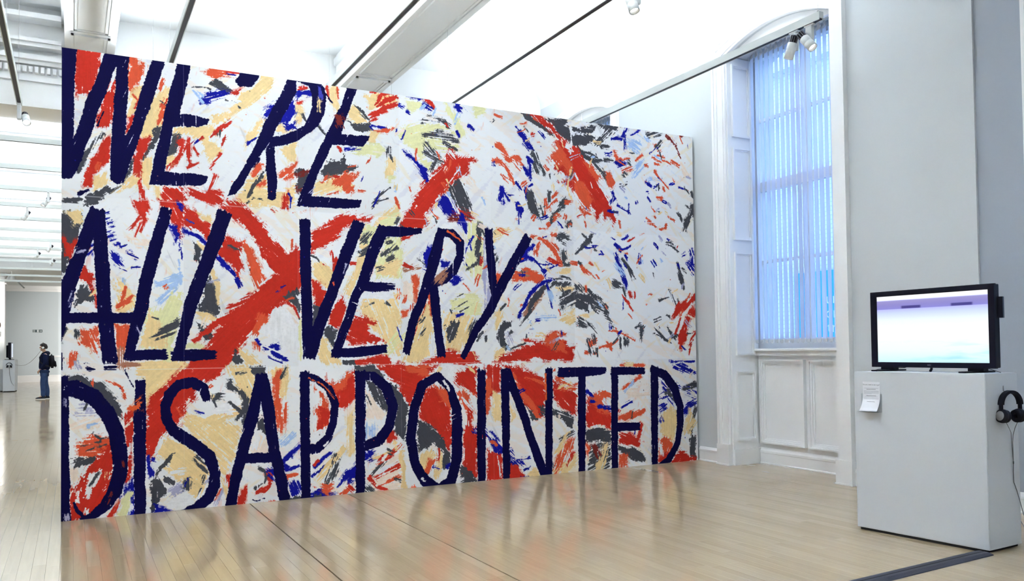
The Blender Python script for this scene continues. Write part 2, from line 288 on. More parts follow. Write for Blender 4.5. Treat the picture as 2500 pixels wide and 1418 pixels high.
# ------------------------------------------------------------------ the mural's paint: every stroke as (colour, dryness, points, widths) in 5 mm units on the wall
def paint_mural(DATA, W=2212, Hh=1286, width=6.633, height=3.858, seams=(), rows=()):
    rng=np.random.default_rng(7)
    px=W/width
    fy=np.fft.fftfreq(Hh)[:,None]; fx=np.fft.rfftfreq(W)[None,:]
    def field(sa,sb,ang,seed):
        # gaussian smoothed noise, sigma sa pixels along ang, sb across (image y down)
        r=np.random.default_rng(seed).standard_normal((Hh,W)).astype(np.float32)
        c,s=math.cos(ang),math.sin(ang)
        u=fx*c+fy*s; v=-fx*s+fy*c
        g=np.exp(-2*(math.pi**2)*((sa*u)**2+(sb*v)**2))
        o=np.fft.irfft2(np.fft.rfft2(r)*g,s=(Hh,W)).astype(np.float32)
        return o/o.std()
    iso=.34*field(8,8,0,1)+.5*field(2.4,2.4,0,2)+.5*field(1.0,1.0,0,3)
    wx=field(13,13,0,4)+.45*field(4.5,4.5,0,5); wy=field(13,13,0,6)+.45*field(4.5,4.5,0,8)
    ND=8
    br=[.85*field(24,1.0,math.pi*k/ND,10+k)+.5*field(10,2.6,math.pi*k/ND,30+k) for k in range(ND)]
    COL=dict(R=(206,50,38),r=(128,44,40),O=(228,90,58),o=(230,96,52),G=(74,74,82),C=(243,213,156),Y=(232,229,176),B=(20,24,150),b=(62,66,170),
             W=(240,239,242),K=(12,11,62),P=(244,226,212),L=(172,200,238),V=(176,174,206),n=(176,120,96))
    img=np.empty((Hh,W,3),np.float32); img[:]=np.array((238,238,240),np.float32)
    # faint washes of colour dragged through the white ground
    for k,(c,th,a) in enumerate((('P',.75,.8),('V',1.25,.45),('C',1.2,.6),('G',2.1,.35),('O',2.15,.5),('L',1.9,.5),('C',1.5,.7))):
        m=.75*field(30,5,(.5,2.3,.9,1.1,2.0,.6,2.6)[k],60+k)+.5*br[k%ND]*.6+.45*field(110,110,0,80+k)
        al=np.clip((m-th)*1.5,0,1)*a*(.38 if k else .6)
        img+= (np.array(COL[c],np.float32)-img)*al[...,None]
    def smooth(t): t=np.clip(t,0,1); return t*t*(3-2*t)
    def apply(sd,ang,x0,y0,col,dry,amp,inside,op=1):
        h,w=sd.shape
        n=iso[y0:y0+h,x0:x0+w]
        k=int(round((ang%math.pi)/math.pi*ND))%ND
        b=br[k][y0:y0+h,x0:x0+w]
        t=-(sd+n*amp+b*amp*(.24+.075*dry))            # >0 inside, pixels
        al=smooth(t/1.3+.5)*op
        if dry>0:
            depth=np.clip(-sd/max(inside,1),0,1)
            lim=2.7-.30*dry+1.1*depth*(1-.06*dry)
            al*=smooth((lim-b-.45*n)*1.7+.5)
        tone=1+.012*b+.016*n
        c=np.clip(np.array(col,np.float32)*tone[...,None],0,255)
        reg=img[y0:y0+h,x0:x0+w]; reg+=(c-reg)*al[...,None]
    U=200.
    for line in DATA.strip().split('\n'):
        head,body=line.split(' ',1); c,dry=head[0],int(head[1])
        parts=body.split(';')
        q=np.array([float(v) for v in parts[0].split(',')],np.float32).reshape(-1,2)/U*px
        q[:,1]=Hh-q[:,1]
        if len(parts)==1:
            lo=q.min(0)-14; hi=q.max(0)+14
        else:
            wd=np.array([float(v) for v in parts[1].split(',')],np.float32)/U*px/2
            lo=q.min(0)-wd.max()-14; hi=q.max(0)+wd.max()+14
        x0,y0=max(0,int(lo[0])),max(0,int(lo[1])); x1,y1=min(W,int(hi[0])+1),min(Hh,int(hi[1])+1)
        if x1-x0<2 or y1-y0<2: continue
        X,Y=np.meshgrid(np.arange(x0,x1,dtype=np.float32)+.5,np.arange(y0,y1,dtype=np.float32)+.5)
        wk=.5 if c=='K' else 1.9 if len(parts)==1 else min(2.6,.16*float(wd.mean())+.5)
        X=X+wk*wx[y0:y1,x0:x1]; Y=Y+wk*wy[y0:y1,x0:x1]
        if len(parts)==1:
            d=np.full(X.shape,1e9,np.float32); ins=np.zeros(X.shape,bool)
            for i in range(len(q)):
                a=q[i-1]; b=q[i]; e=b-a; L2=float(e@e)+1e-6
                t=np.clip(((X-a[0])*e[0]+(Y-a[1])*e[1])/L2,0,1)
                d=np.minimum(d,(X-a[0]-t*e[0])**2+(Y-a[1]-t*e[1])**2)
                if a[1]!=b[1]:
                    cr=((a[1]>Y)!=(b[1]>Y))&(X<(b[0]-a[0])*(Y-a[1])/(b[1]-a[1])+a[0]); ins^=cr
            d=np.sqrt(d); sd=np.where(ins,-d,d)
            cen=q-q.mean(0); cov=cen.T@cen; ang=.5*math.atan2(2*cov[0,1],cov[0,0]-cov[1,1])
            span=float(np.sqrt(max(np.linalg.eigvalsh(cov)[0]/len(q),1)))
            amp=1.0 if c=='K' else min(4.2,.10*span+1.4)
            if c not in 'KWG' : apply(sd-4,ang,x0,y0,COL[c],8,amp*1.15,span*.6,.34)
            apply(sd,ang,x0,y0,COL[c],dry,amp,span*.6)
        else:
            sd=np.full(X.shape,1e9,np.float32)
            e=q[-1]-q[0]
            if np.hypot(*e)<1: e=q[1]-q[0]
            ang=math.atan2(e[1],e[0]); wm=float(wd.mean())
            bb=br[int(round((ang%math.pi)/math.pi*ND))%ND][y0:y1,x0:x1]*(.16 if c=='K' else .3+.05*dry)
            for i in range(len(q)-1):
                a=q[i]; b=q[i+1]; e=b-a; L2=float(e@e)+1e-6; Ls=math.sqrt(L2)
                tr=((X-a[0])*e[0]+(Y-a[1])*e[1])/L2
                t=np.clip(tr,0,1)
                dd=np.hypot(X-a[0]-t*e[0],Y-a[1]-t*e[1])-(wd[i]+(wd[i+1]-wd[i])*t)
                # squarer ends
                if i==0: dd=np.maximum(dd,-(tr*Ls)-wd[0]*(.35+bb))
                if i==len(q)-2: dd=np.maximum(dd,(tr-1)*Ls-wd[-1]*(.35-bb))
                sd=np.minimum(sd,dd)
            amp=.95 if c=='K' else min(3.6,.14*wm+.9)
            if c not in 'KW': apply(sd-min(4.5,.2*wm+.8),ang,x0,y0,COL[c],8,amp*1.15,wm,.34)
            apply(sd,ang,x0,y0,COL[c],dry,amp,wm)
    xs=[0]+[int(v*px) for v in seams]+[W]; ys=[0]+[int((height-v)*px) for v in rows]+[Hh]
    for i in range(len(xs)-1):
        for j in range(len(ys)-1):
            img[ys[j]:ys[j+1],xs[i]:xs[i+1]]*=1+rng.uniform(-.04,.012)
    for v in xs[1:-1]: img[:,v-1:v+1]+=(np.array((236,236,238),np.float32)-img[:,v-1:v+1])*.14
    for v in ys[1:-1]: img[v-2:v+1]+=(np.array((240,240,242),np.float32)-img[v-2:v+1])*.4
    # fine spatter and hairline drags
    for _ in range(420):
        x,y=rng.uniform(20,W-20),rng.uniform(20,Hh-20); c=rng.choice(list('GGBOORnVP')); r=rng.uniform(.6,2.6)
        xi,yi=int(x),int(y); Y,X=np.mgrid[yi-5:yi+6,xi-5:xi+6]
        al=np.clip(r-np.hypot(X-x,(Y-y)*rng.uniform(.6,1.4)),0,1)[...,None]*.8
        img[yi-5:yi+6,xi-5:xi+6]+=(np.array(COL[c],np.float32)-img[yi-5:yi+6,xi-5:xi+6])*al
    return np.clip(img,0,255)

MURAL_DATA = '''R2 21,772,58,773,52,740,47,712,43,702,20,695,20,735
R2 72,726,80,727,78,672,72,651,52,646,54,669,65,705
R2 96,670,109,671,102,650,96,635
W5 79,742,70,708;2,5
C2 102,716,120,725,118,704,109,676,98,670
O4 100,772,111,773,113,761,124,761,124,746,117,733,105,719,99,716
C2 155,728,166,727,155,681,149,649,128,630,115,635,124,673,135,700
O5 153,742,149,723;6,6
R6 157,707,151,689;6,6
O6 155,694,147,668;9,9
R6 120,714,109,684;2,2
O6 105,708,118,693;2,2
G3 137,656,151,662,147,638,139,617,124,596,118,600,128,620,139,638
C4 124,601,137,606,132,570,128,553,120,555,118,581
R2 115,631,132,637,128,615,118,596,118,563,124,532,118,532,109,562,105,592,109,613
R2 65,631,72,634,71,589,56,578,45,566,43,546,29,545,34,569,52,599,59,618
C5 47,563,65,572,70,559,61,548,47,540
G6 40,606,31,585,24,569;8,9,3
G8 61,637,43,607;4,10
K8 61,674,56,661,52,648;3,3,3
G4 31,531,68,546,87,550,102,592,105,597,103,572,90,550,65,534,52,517,31,519
K6 27,537,24,530,40,540;6,5,4
C4 90,554,109,572,116,567,109,552,79,539
G2 168,649,184,655,182,632,172,612,160,606,162,627
R4 178,640,186,638,190,626,180,600,158,583,156,589,178,614
C4 160,606,174,610,170,597,156,587
C2 170,658,190,662,228,671,236,687,269,700,277,697,259,686,236,670,238,657,228,641,248,628,246,617,230,609,220,621,216,646,192,648,170,649
R6 195,646,194,618,197,591;4,8,2
R6 218,648,198,633;4,2
R6 265,682,246,667,230,648;4,8,3
R6 250,622,230,594;4,3
R6 192,590,212,603;4,2
R6 256,657,248,634;4,3
R6 196,601,212,590;4,2
R6 202,627,210,615;4,2
B7 210,643,202,634;4,4
G7 246,665,244,654;4,4
C3 322,776,342,774,331,748,311,730,292,707,275,699,259,694,275,718,284,735,301,748
O6 218,762,236,774,282,775,278,765,255,761,238,752
R4 259,769,278,771;9,9
B7 259,766,273,765;3,3
G4 226,744,240,753,259,742,269,737,259,729,238,739
B6 214,715,224,727,244,736,265,734,248,721,234,715,220,709
B4 216,713,226,712;9,9
L8 200,730,214,721,218,711;2,10,4
G8 198,734,218,739,230,734;2,3,3
R2 267,735,286,744,280,734,269,726
W5 230,706,259,716,275,725;4,19,13
G7 255,720,275,716,280,708;2,2,2
C3 294,664,309,683,326,692,309,665,296,646,288,636
B4 315,693,331,717,348,730,344,714,326,694
B4 346,685,355,706,377,727,380,710,361,694
C3 341,673,355,686,379,680,354,670
B6 309,659,292,644;2,6
B8 361,689,377,682;9,9
C4 350,639,379,655,379,619,365,622
C4 283,555,300,589,326,592,330,548,354,561,378,578,378,536,268,532
G5 313,593,326,601,309,568,300,550,292,545
K9 313,621,309,603;7,9
O3 311,573,324,585,326,572,315,569
O6 317,609,304,590;9,5
O6 348,594,379,614,376,589,354,585
R5 356,552,365,562,365,532,354,532
B7 365,559,372,553,369,535;3,2,4
G7 291,536,304,546,319,545;2,2,2
R2 147,557,178,557,190,546,178,530,184,515,170,529,147,532
C3 139,556,147,555,145,532,141,535
R5 192,554,217,552,246,554,254,531,279,529,287,520,254,518,246,533,213,535,194,542
R7 238,582,226,553;8,3
R2 382,755,395,767,404,763,402,756,384,753
B3 382,754,409,757,412,746,388,742,384,733
R2 384,733,395,735,395,727,384,726
C3 382,726,393,727,396,712,381,685
B4 364,719,377,732,379,709,364,687
B7 364,687,380,694,380,682,364,676
G4 393,709,397,698;6,6
R5 439,770,442,759,443,745;2,6,3
C3 446,776,459,776,462,738,459,722,448,737
O6 459,773,462,748;3,3
K5 436,756,450,739;2,2
C3 512,762,542,773,580,766,579,751,541,742,522,734,522,753
R5 524,770,542,777,577,778;4,11,7
R5 579,768,559,758,541,744;10,10,4
R5 572,774,549,769,537,746;7,10,5
R5 580,754,551,741,524,725;7,7,5
R5 556,736,524,723;5,6
R5 522,713,536,720;2,5
C2 478,727,493,740,507,725,522,713,497,701,478,715
G6 493,740,512,731,524,713,502,725
G5 478,710,497,701,524,713,531,693,512,691,492,691
B6 526,704,541,704,557,700;6,7,2
B6 524,704,536,689;4,4
O9 531,693,556,696;7,7
G7 422,692,434,677;4,4
C5 511,670,526,692,543,690,531,674
Y6 483,650,511,665,541,670,551,657,536,644,511,648
B8 473,653,502,659;5,5
R8 457,657,464,650;4,4
G2 426,603,440,632,461,629,473,640,478,626,499,621,473,605,438,590
C3 411,561,419,584,440,593,473,603,492,604,484,590,489,581,465,572,431,562
O3 426,582,431,597,441,602,435,588
O4 445,593,468,600,475,619,477,601,497,609,482,585,492,576,477,568,466,581,454,580
O5 461,571,437,563;3,3
O6 478,619,494,623;2,2
O7 499,577,511,575;6,6
C4 558,646,570,647,577,631,568,606,553,607
Y5 555,608,575,609,565,597
G5 558,664,558,652;11,11
G6 565,587,540,571,535,559,526,541;2,6,10,2
B6 542,578,535,561,529,546;2,4,2
G8 560,565,540,559;3,3
C6 525,513,550,538,580,555,582,531,564,518,539,509
G6 582,529,574,516;4,4
G2 380,606,403,608,401,587,390,559,381,563
r8 381,590,403,605;9,9
r9 381,567,392,570;9,9
Y3 581,701,601,711,635,722,680,722,712,704,715,699,693,714,666,713,640,701,640,676,634,651,652,643,642,627,616,664,596,676,583,689
Y4 680,772,707,751,728,716,715,702,701,732,683,755
Y3 597,763,628,765,635,754,609,741,599,752
Y3 746,773,779,772,773,759,748,748
Y3 724,783,779,780,774,772,729,776
Y7 640,701,706,693,712,674,679,670,640,676
R3 584,779,628,778,649,776,660,758,656,754,635,768,615,777
B3 597,774,617,776,628,769,610,769
B6 633,757,651,753;8,8
B6 707,771,718,759;10,11
B6 699,776,718,775;5,5
B6 585,750,591,747;7,7
B6 599,741,604,738;5,5
B6 707,716,712,704;4,4
B6 731,731,745,721;4,4
B6 622,767,635,773;4,4
G8 625,723,648,736,680,732,693,714;5,10,6,4
G8 629,694,658,704,690,700,706,693;6,15,16,5
G8 640,679,655,668;13,13
G8 653,658,676,645;15,15
G8 650,626,660,646;10,10
G8 677,690,703,678;10,10
G8 634,666,653,655;8,8
G8 667,733,693,726;4,4
R4 683,728,688,721;4,4
B3 591,664,603,655,626,641,639,627,647,608,639,598,629,617,616,640,601,650
B5 665,566,678,582,699,568,707,552,705,539,686,540,675,552
G7 686,594,711,619,727,588,740,566,732,536,705,536,710,557
R9 699,551,732,541;16,16
r8 686,535,732,536;10,10
W9 689,577,705,546;6,6
R2 682,651,687,676,706,663,733,661,739,669,748,657,733,653,730,628,714,622,686,597,665,576,649,552,630,532,649,530,643,520,615,516,594,510,585,507,586,519,595,539,613,564,634,595,657,622
W6 714,642,700,620,681,601;3,4,2
W9 687,671,701,660;6,7
W5 618,557,613,550;3,3
B4 715,530,722,520,726,508;13,12,5
G5 748,529,753,507,757,483;4,11,12
O6 801,696,818,682,826,668,847,672,864,656;14,8,8,11,3
O6 795,665,818,654,829,637,837,617;11,8,7,4
O7 806,635,823,618;2,2
B5 857,730,871,711,883,697;6,11,7
B5 872,677,879,657,879,631;3,8,6
B5 810,607,807,584;8,11
B5 811,602,828,580;5,2
B5 846,579,854,562,849,536;7,14,2
B5 843,619,852,611;7,7
B5 814,577,817,573;5,5
G2 844,778,869,777,904,756,937,736,944,723,924,734,894,748,864,764
G2 917,766,940,765,979,776,966,757,978,752,984,741,1005,743,1045,743,1047,730,1020,718,991,717,978,720,950,735,934,755
G4 984,759,1008,755,1040,768,1054,765,1040,750,1013,744,989,748
G7 1054,774,1115,772,1086,748,1058,722,1039,722,1073,756
G2 1070,775,1115,773,1106,764,1081,766
G4 996,711,1017,693,1039,686,1063,691;12,11,9,5
G4 1012,704,1033,703,1052,696;4,6,3
G6 1038,681,1063,665,1084,640;5,11,8
G7 1061,720,1080,722;8,8
G6 1024,773,1037,775;6,6
R3 869,777,904,778,914,768,937,751,950,735,973,720,980,711,996,711,1007,701,1022,680,1044,668,1057,651,1054,637,1070,616,1083,594,1094,576,1099,558,1091,539,1094,553,1077,568,1069,552,1064,579,1052,553,1045,580,1031,586,1031,572,1010,584,989,614,981,615,974,624,950,631,974,642,964,654,935,658,949,673,926,679,944,699,939,716,949,724,924,745,899,758
O3 944,721,965,696,987,658,984,640,969,657,961,669,936,663,949,677,926,681,944,699
O3 990,641,1013,634,1029,613,1037,591,1026,574,1005,588,987,618
O3 1014,681,1044,666,1057,651,1049,641,1030,658
O4 1071,664,1087,663,1098,641,1087,624,1076,644
W3 983,765,983,721,981,694;2,5,2
W7 991,654,998,639;3,3
W6 1032,638,1037,625;2,2
W4 989,609,1028,572;5,3
W7 1057,642,1075,616;18,10
W8 970,713,983,705;10,10
B4 1089,741,1111,745,1131,751;6,10,6
B5 1136,776,1130,760,1123,745;9,6,8
B8 1128,748,1129,723;7,7
B5 1145,755,1173,772;4,4
L9 1137,737,1162,731;23,24
L9 1149,664,1176,692;16,16
L9 1190,658,1231,662;8,8
O3 1097,715,1113,702,1139,703,1122,694,1102,690
B5 1102,690,1136,697,1127,685,1110,677
G4 1071,690,1098,693;7,7
O4 1156,697,1178,714;4,7
O8 1118,668,1147,680;8,8
G9 1121,664,1126,660;10,10
G7 1189,761,1227,769;13,11
O6 1220,716,1244,714;4,4
O6 1205,710,1232,702;3,3
O6 1232,707,1259,700;4,4
O6 1259,707,1288,697;6,7
O6 1211,696,1226,696;5,5
O6 1182,689,1192,690;5,5
O6 1211,679,1231,662,1251,642;7,5,3
O6 1212,736,1221,742;8,8
O6 1223,725,1232,729;5,5
O6 1218,618,1233,617;8,8
O6 1200,593,1209,584;5,5
O6 1185,568,1211,549,1228,543,1240,548,1244,560;3,4,5,7,5
O6 1250,575,1268,564;4,4
O6 1208,575,1211,570;5,5
O6 1264,669,1270,656;2,4
r7 1248,764,1275,748,1290,715;9,5,2
G8 1215,732,1233,750;8,8
r6 1288,771,1300,770;5,6
B6 1184,653,1201,643;6,6
B6 1207,638,1223,650;4,4
B6 1255,650,1270,654;5,5
B6 1282,645,1303,644;4,4
B6 1197,718,1221,735;2,2
B6 1189,618,1197,607;4,4
B6 1089,620,1095,606,1083,596;6,10,8
B6 1103,593,1139,575;4,4
B6 1077,577,1105,574;6,6
B6 1186,630,1192,629;5,5
G6 1321,609,1321,592,1299,546;8,15,8
G5 1302,605,1318,596;3,3
G6 1319,638,1326,621;6,10
G8 1300,648,1315,635;5,6
B5 854,731,866,710,878,698;10,10,7
B5 844,740,856,729;2,2
B5 870,680,888,665;6,6
B5 863,656,872,644,877,628;3,8,7
B5 844,618,853,608;6,6
B5 806,580,809,604;9,9
B5 811,602,827,581;6,2
B5 844,579,854,562,849,533;6,14,2
B5 864,613,872,587;12,8
B5 872,615,884,621;3,3
B5 813,581,815,574;5,5
G5 883,690,895,676,892,648;9,14,12
G5 898,676,912,647;5,7
G5 874,609,886,569,905,545;14,20,3
G5 901,576,911,553;4,4
G5 924,609,924,587;9,9
G5 965,594,955,580;12,13
G5 955,573,936,559,926,543;7,11,9
G5 972,547,972,536;12,12
G5 941,509,962,516;11,11
G5 864,743,874,731;2,2
G5 925,646,927,635;3,3
O6 801,695,817,679,824,669,851,667;11,8,8,7
O6 788,662,805,663;7,7
O6 802,654,819,649,826,639,838,618;5,6,8,3
O6 811,634,835,621;2,2
O6 914,590,916,558;7,7
O6 944,608,932,596;6,6
O6 943,591,921,569;6,6
O6 963,587,978,588;8,8
O6 949,560,934,550;9,9
O6 923,541,918,529;3,3
O6 899,526,916,527;2,2
O6 1002,579,1015,564,1017,538;7,6,2
O6 1010,571,1028,565;10,10
O6 928,517,941,517;8,8
O6 1108,557,1111,540;3,3
O6 972,541,975,537;7,7
O6 896,713,903,713;2,2
C7 982,667,971,617,981,595;3,3,3
P6 1290,715,1304,683,1316,679;3,16,11
G3 -4,496,5,505,32,501,30,464,18,436,5,406,-4,395
C5 5,501,30,505,31,484,18,481,15,495
G3 28,522,55,528,55,515,39,512,32,512
G8 2,520,28,524;6,6
R5 -2,463,11,450,26,458,18,421,7,431
R2 28,394,35,413,51,392,43,388,55,351,53,347,39,381
G3 26,381,39,385,51,353,32,357,17,342,15,351
B2 39,448,49,452,49,431,37,430
B8 62,502,69,505;2,2
B8 64,493,71,496;3,3
B8 67,486,74,489;4,4
B8 68,479,76,482;2,2
B8 66,471,73,474;3,3
B8 69,465,77,468;4,4
B8 72,457,80,460;2,2
B8 78,450,86,453;3,3
B8 86,446,94,449;4,4
B7 73,434,84,421;8,12
B9 98,439,112,430;6,6
B8 103,414,115,414;3,3
B8 84,412,96,409;2,2
R2 106,528,130,530,128,503,120,493,118,504,107,517
R4 118,502,109,491,99,478;6,4,3
R5 121,498,109,467;6,3
R5 125,500,117,477;6,3
P9 98,468,117,454,134,463;13,13,13
R2 144,531,183,527,185,513,184,473,181,468,171,494,165,505,167,514,148,520
B2 162,494,175,490,182,473,177,466,171,456,173,472
B4 172,528,184,519;5,9
B7 180,463,184,430;4,2
L8 142,388,166,391,181,407;9,24,7
L8 177,429,181,389;4,4
L8 90,398,92,374;6,6
L9 146,357,171,375;11,11
R3 187,523,213,508,230,496,232,478,226,470,213,479,185,489
C3 209,513,228,512,235,496,217,506
B3 185,482,207,474,227,458;5,6,5
b5 190,500,202,494;2,2
R5 254,477,283,462,278,434,283,424,276,394,265,424,243,441
B4 243,437,258,417,269,405;7,7,5
B9 272,401,278,389;7,7
G8 259,458,279,452;5,5
Y3 166,369,181,376,179,326,162,277,129,277,115,280,125,337,130,344,150,344
C4 127,341,146,322,156,277,115,280
G5 177,322,158,308,140,298;13,16,8
G7 134,330,144,328;2,2
G3 202,462,215,458,211,426,204,431
C5 209,463,222,450;7,7
G3 228,402,241,379,241,329,208,342,217,376
C5 232,413,242,386,241,356;8,7,3
C2 202,338,223,340,243,327,223,322
G4 206,322,234,313,234,295,219,290
Y2 187,277,196,290,219,281,223,276
C4 109,254,160,257,193,254,191,243,166,228,113,230
Y4 156,275,170,277,166,255,156,255
R3 265,528,297,505,319,478,342,441,366,418,385,397;34,28,30,35,40,26
R3 390,450,368,423;26,29
O4 285,467,303,430,315,395;7,14,26
R7 315,456,328,426;5,14
W5 322,435,331,410;7,12
R2 378,414,333,370,296,336,260,292,230,251,193,232;45,44,44,50,51,30
R3 278,338,241,320,199,289;14,12,6
R7 301,369,263,345;16,9
W6 333,405,314,388;5,2
R5 342,351,361,361,368,354;4,4,4
W4 335,346,365,358,382,342,382,275,346,275,321,304,326,327
G4 354,370,380,387,385,327,380,335,370,361
P9 365,356,382,332;17,17
O5 319,334,307,304;14,12
O7 307,287,309,275;10,10
B7 321,275,344,281,339,268,360,254;6,7,9,5
B7 307,292,314,282;4,4
B9 328,259,351,249;3,3
C3 278,278,294,271,314,247,287,246
G3 265,255,271,274,285,255,276,246
O6 28,308,55,315,57,272,41,283,30,287
O6 18,272,15,249;12,6
K8 34,255,41,246,49,246;4,10,4
G6 21,310,22,301;6,6
K9 0,270,0,245;6,10
G9 -2,289,6,310;6,6
C4 76,395,90,389,109,365,109,341,78,341,86,371
O5 94,382,85,347;3,3
O7 105,367,90,350;3,8
O8 82,347,101,359;6,6
O6 78,319,101,319,97,293,88,258,82,267
n7 86,278,90,247;10,12
n9 84,250,109,249;10,10
O9 134,530,142,528;2,2
K9 64,248,78,248;10,10
R3 362,443,384,461,385,388,375,388,362,379
R3 408,490,438,509,467,526,494,530,494,524,526,525,517,519,494,515,467,502,458,480,433,468,409,451
R6 444,457,456,436,448,407;7,13,4
C4 413,434,426,437,453,416,448,398,433,389,411,406
R3 408,406,422,400,434,379,424,355,415,348,409,376
G2 407,354,424,350,415,311,407,316
R5 484,435,493,435;6,6
R6 429,433,435,429;2,2
C4 503,507,538,511,516,456,498,409,479,373,470,377,484,408,502,460
Y5 514,516,538,513,521,472,503,475
G8 526,499,510,480;11,11
G8 521,467,502,455;10,10
Y7 540,515,578,529;16,16
G6 580,529,573,518;5,5
G4 362,379,377,386,387,354,383,326,374,354,366,367
R8 362,362,377,348,381,333;4,4,4
Y5 387,326,387,256;5,5
R3 466,373,470,364,472,340,456,309,441,320,441,340,454,359
G3 432,311,441,320,456,307,447,279,432,296
C4 426,296,434,292,443,268,465,246,436,244,419,262
Y5 554,492,585,493,584,411,530,410,530,436,547,473
C6 530,430,563,447,582,443,572,415,534,412
G8 574,474,549,457;9,9
G8 568,451,556,444;9,9
G8 546,430,535,425;9,9
G8 554,480,563,485;9,9
C6 511,369,581,384,582,251,554,280,538,298,515,320,502,351
Y7 549,256,581,300;18,19
W6 506,373,562,379;16,16
R3 490,338,506,334,531,325,515,318,520,303,552,287,533,283,483,281,476,294
W7 486,358,504,367;11,5
G8 553,365,560,359;5,5
G9 511,354,527,361;3,3
R3 490,252,515,256,554,259,566,242,492,243
G3 467,253,490,254,492,243,467,244
R3 586,511,597,540,636,542,631,528,646,529,641,519,619,511,587,509
R5 587,486,599,494;7,7
R6 602,495,619,502;2,2
B3 629,461,638,475,656,478,653,455,640,434,630,440
B8 628,436,643,427;12,12
Y6 728,534,765,529,763,417,742,416,721,437,738,478,722,505
Y6 690,368,736,387,763,369,760,340,725,335,692,349
G4 755,529,751,478,754,447,727,432;8,11,9,3
G6 762,529,756,491;3,3
B5 712,545,720,529,726,509;12,11,4
B5 741,502,723,469;4,4
B7 733,494,738,473;2,3
C4 617,339,645,367,649,312,653,265,616,245,585,246,604,289
O6 637,367,622,330,609,298;3,3,3
O5 645,383,649,339;10,7
O3 586,346,598,350,595,339,586,336
O4 613,412,613,362;14,9
P4 586,402,610,403,610,364,586,375
R7 587,439,608,430;6,7
n9 589,427,616,433;9,9
G9 624,300,632,309;9,10
C6 672,346,725,340,746,335,735,288,704,265,679,272
G6 677,316,697,328,710,326,694,293,686,284
G7 746,331,732,305;8,8
G8 762,305,746,288;6,6
B9 702,335,718,340;5,5
W5 651,300,643,259;14,14
G8 697,351,726,368;2,2
G8 710,345,741,364;2,2
G8 695,368,716,382;2,2
R3 628,243,653,254,684,272,704,260,740,267,758,240
V8 769,522,769,431,773,369;10,11,13
C7 788,512,796,522,843,522,816,514,790,490
O3 877,507,907,503,934,483,950,459,953,446;6,11,12,10,6
O7 929,497,948,481;3,8
R8 920,463,947,452;8,8
O8 887,485,887,473;11,11
G7 948,512,964,508;16,16
G7 959,486,961,465;16,16
G7 958,449,970,449;10,10
G7 797,460,795,453;10,10
G7 948,502,959,510;4,4
B6 886,491,866,477,860,463,884,459;5,10,10,8
B6 882,461,895,450,907,434;4,4,6
B6 944,450,922,442,911,436,911,425;2,4,8,4
B6 892,452,920,449;3,3
B6 849,453,868,461;5,5
B6 914,456,933,449;2,2
O2 792,430,810,424,802,405,791,400
O4 833,429,863,440,889,433,908,422,908,413,894,405,878,414,849,411,833,413
n8 849,430,868,427;10,10
G7 854,435,860,423;6,6
C3 941,430,956,443,978,441,978,429
C3 935,402,955,405,986,403,986,393,944,395
C5 948,335,985,355,985,326,965,323
n6 861,337,878,367,902,391;10,23,20
B4 845,334,859,362,878,389,905,410,938,416;4,7,8,10,5
G6 866,335,880,372,905,396,933,409,975,410;6,14,14,9,8
G7 949,361,966,381,986,381;13,26,29
G7 933,416,955,424,976,421;4,9,4
G6 866,339,850,318;6,2
B5 911,425,921,392,927,356;3,7,2
L8 919,392,929,373;10,10
L9 888,335,937,335;8,8
B8 886,329,896,330;6,6
G6 989,405,1023,394,1052,375,1074,348;12,12,11,4
G6 988,381,1029,375,1060,356,1088,315;16,16,12,2
G3 988,379,1023,365,1022,348,988,360
G7 990,327,1013,319;16,11
G7 1019,324,1033,314,1046,292;8,8,2
C4 996,340,1019,343,1022,336,999,336
O7 1015,408,1017,394;6,6
G7 1035,392,1075,358;3,3
O5 998,456,1018,438,1041,423;2,10,3
O5 1026,457,1034,453;4,4
O5 1044,431,1051,423;4,4
O5 1074,307,1095,307,1119,297,1148,285;3,5,3,4
O5 1093,315,1101,298;3,4
O5 1047,270,1077,275,1101,287;3,8,2
O5 1068,283,1081,266;3,7
O5 1021,277,1039,285;9,9
O5 1009,261,1018,258;8,8
O5 1032,258,1040,257;4,4
G6 1040,524,1016,499,990,477;2,12,5
G6 1008,520,1032,503;4,4
G6 1107,292,1107,267;5,5
G6 1122,290,1123,273;10,10
G6 1018,287,1028,256;8,13
G6 1166,317,1165,285;11,6
G6 1149,314,1163,323;4,4
G6 1114,471,1135,449,1151,425;5,8,2
G6 1088,415,1106,408;12,12
G6 1115,406,1120,386;6,6
G6 1132,449,1143,422;4,4
G6 995,459,1004,454;5,5
G6 1166,306,1175,317;4,4
B7 1016,492,1047,495;5,5
B7 1093,505,1111,490;6,8
B7 1140,499,1111,489;3,6
B7 1096,483,1107,451,1119,424,1125,404;7,11,11,3
B7 1118,379,1116,358;3,3
B7 1123,481,1129,472;6,6
B7 1084,519,1096,512;2,2
L8 1095,460,1113,438;16,17
R4 1112,389,1130,371,1143,353;4,8,2
R6 1132,396,1138,382;7,7
R9 1149,397,1149,382;3,3
G6 1243,515,1260,508,1276,494;10,10,3
G6 1275,465,1284,431,1294,407;5,14,2
G6 1248,404,1263,376,1277,350;3,6,8
G6 1218,379,1247,386;6,2
G6 1202,314,1229,291,1253,277;2,8,2
G6 1217,317,1224,291;3,3
G6 1200,301,1229,292;3,3
G6 1242,317,1255,296,1271,291;3,6,13
G6 1273,384,1279,366;4,4
G6 1285,454,1301,445;6,6
G6 1202,441,1205,429;2,2
B8 1289,486,1299,488;8,8
B8 1316,503,1321,487;10,10
B8 1308,468,1323,448;15,15
B8 1319,479,1322,458;9,9
B8 1275,462,1281,452;6,6
B8 1302,471,1308,470;4,4
B8 1244,523,1250,519;3,3
R4 1328,388,1293,364,1257,335;13,21,2
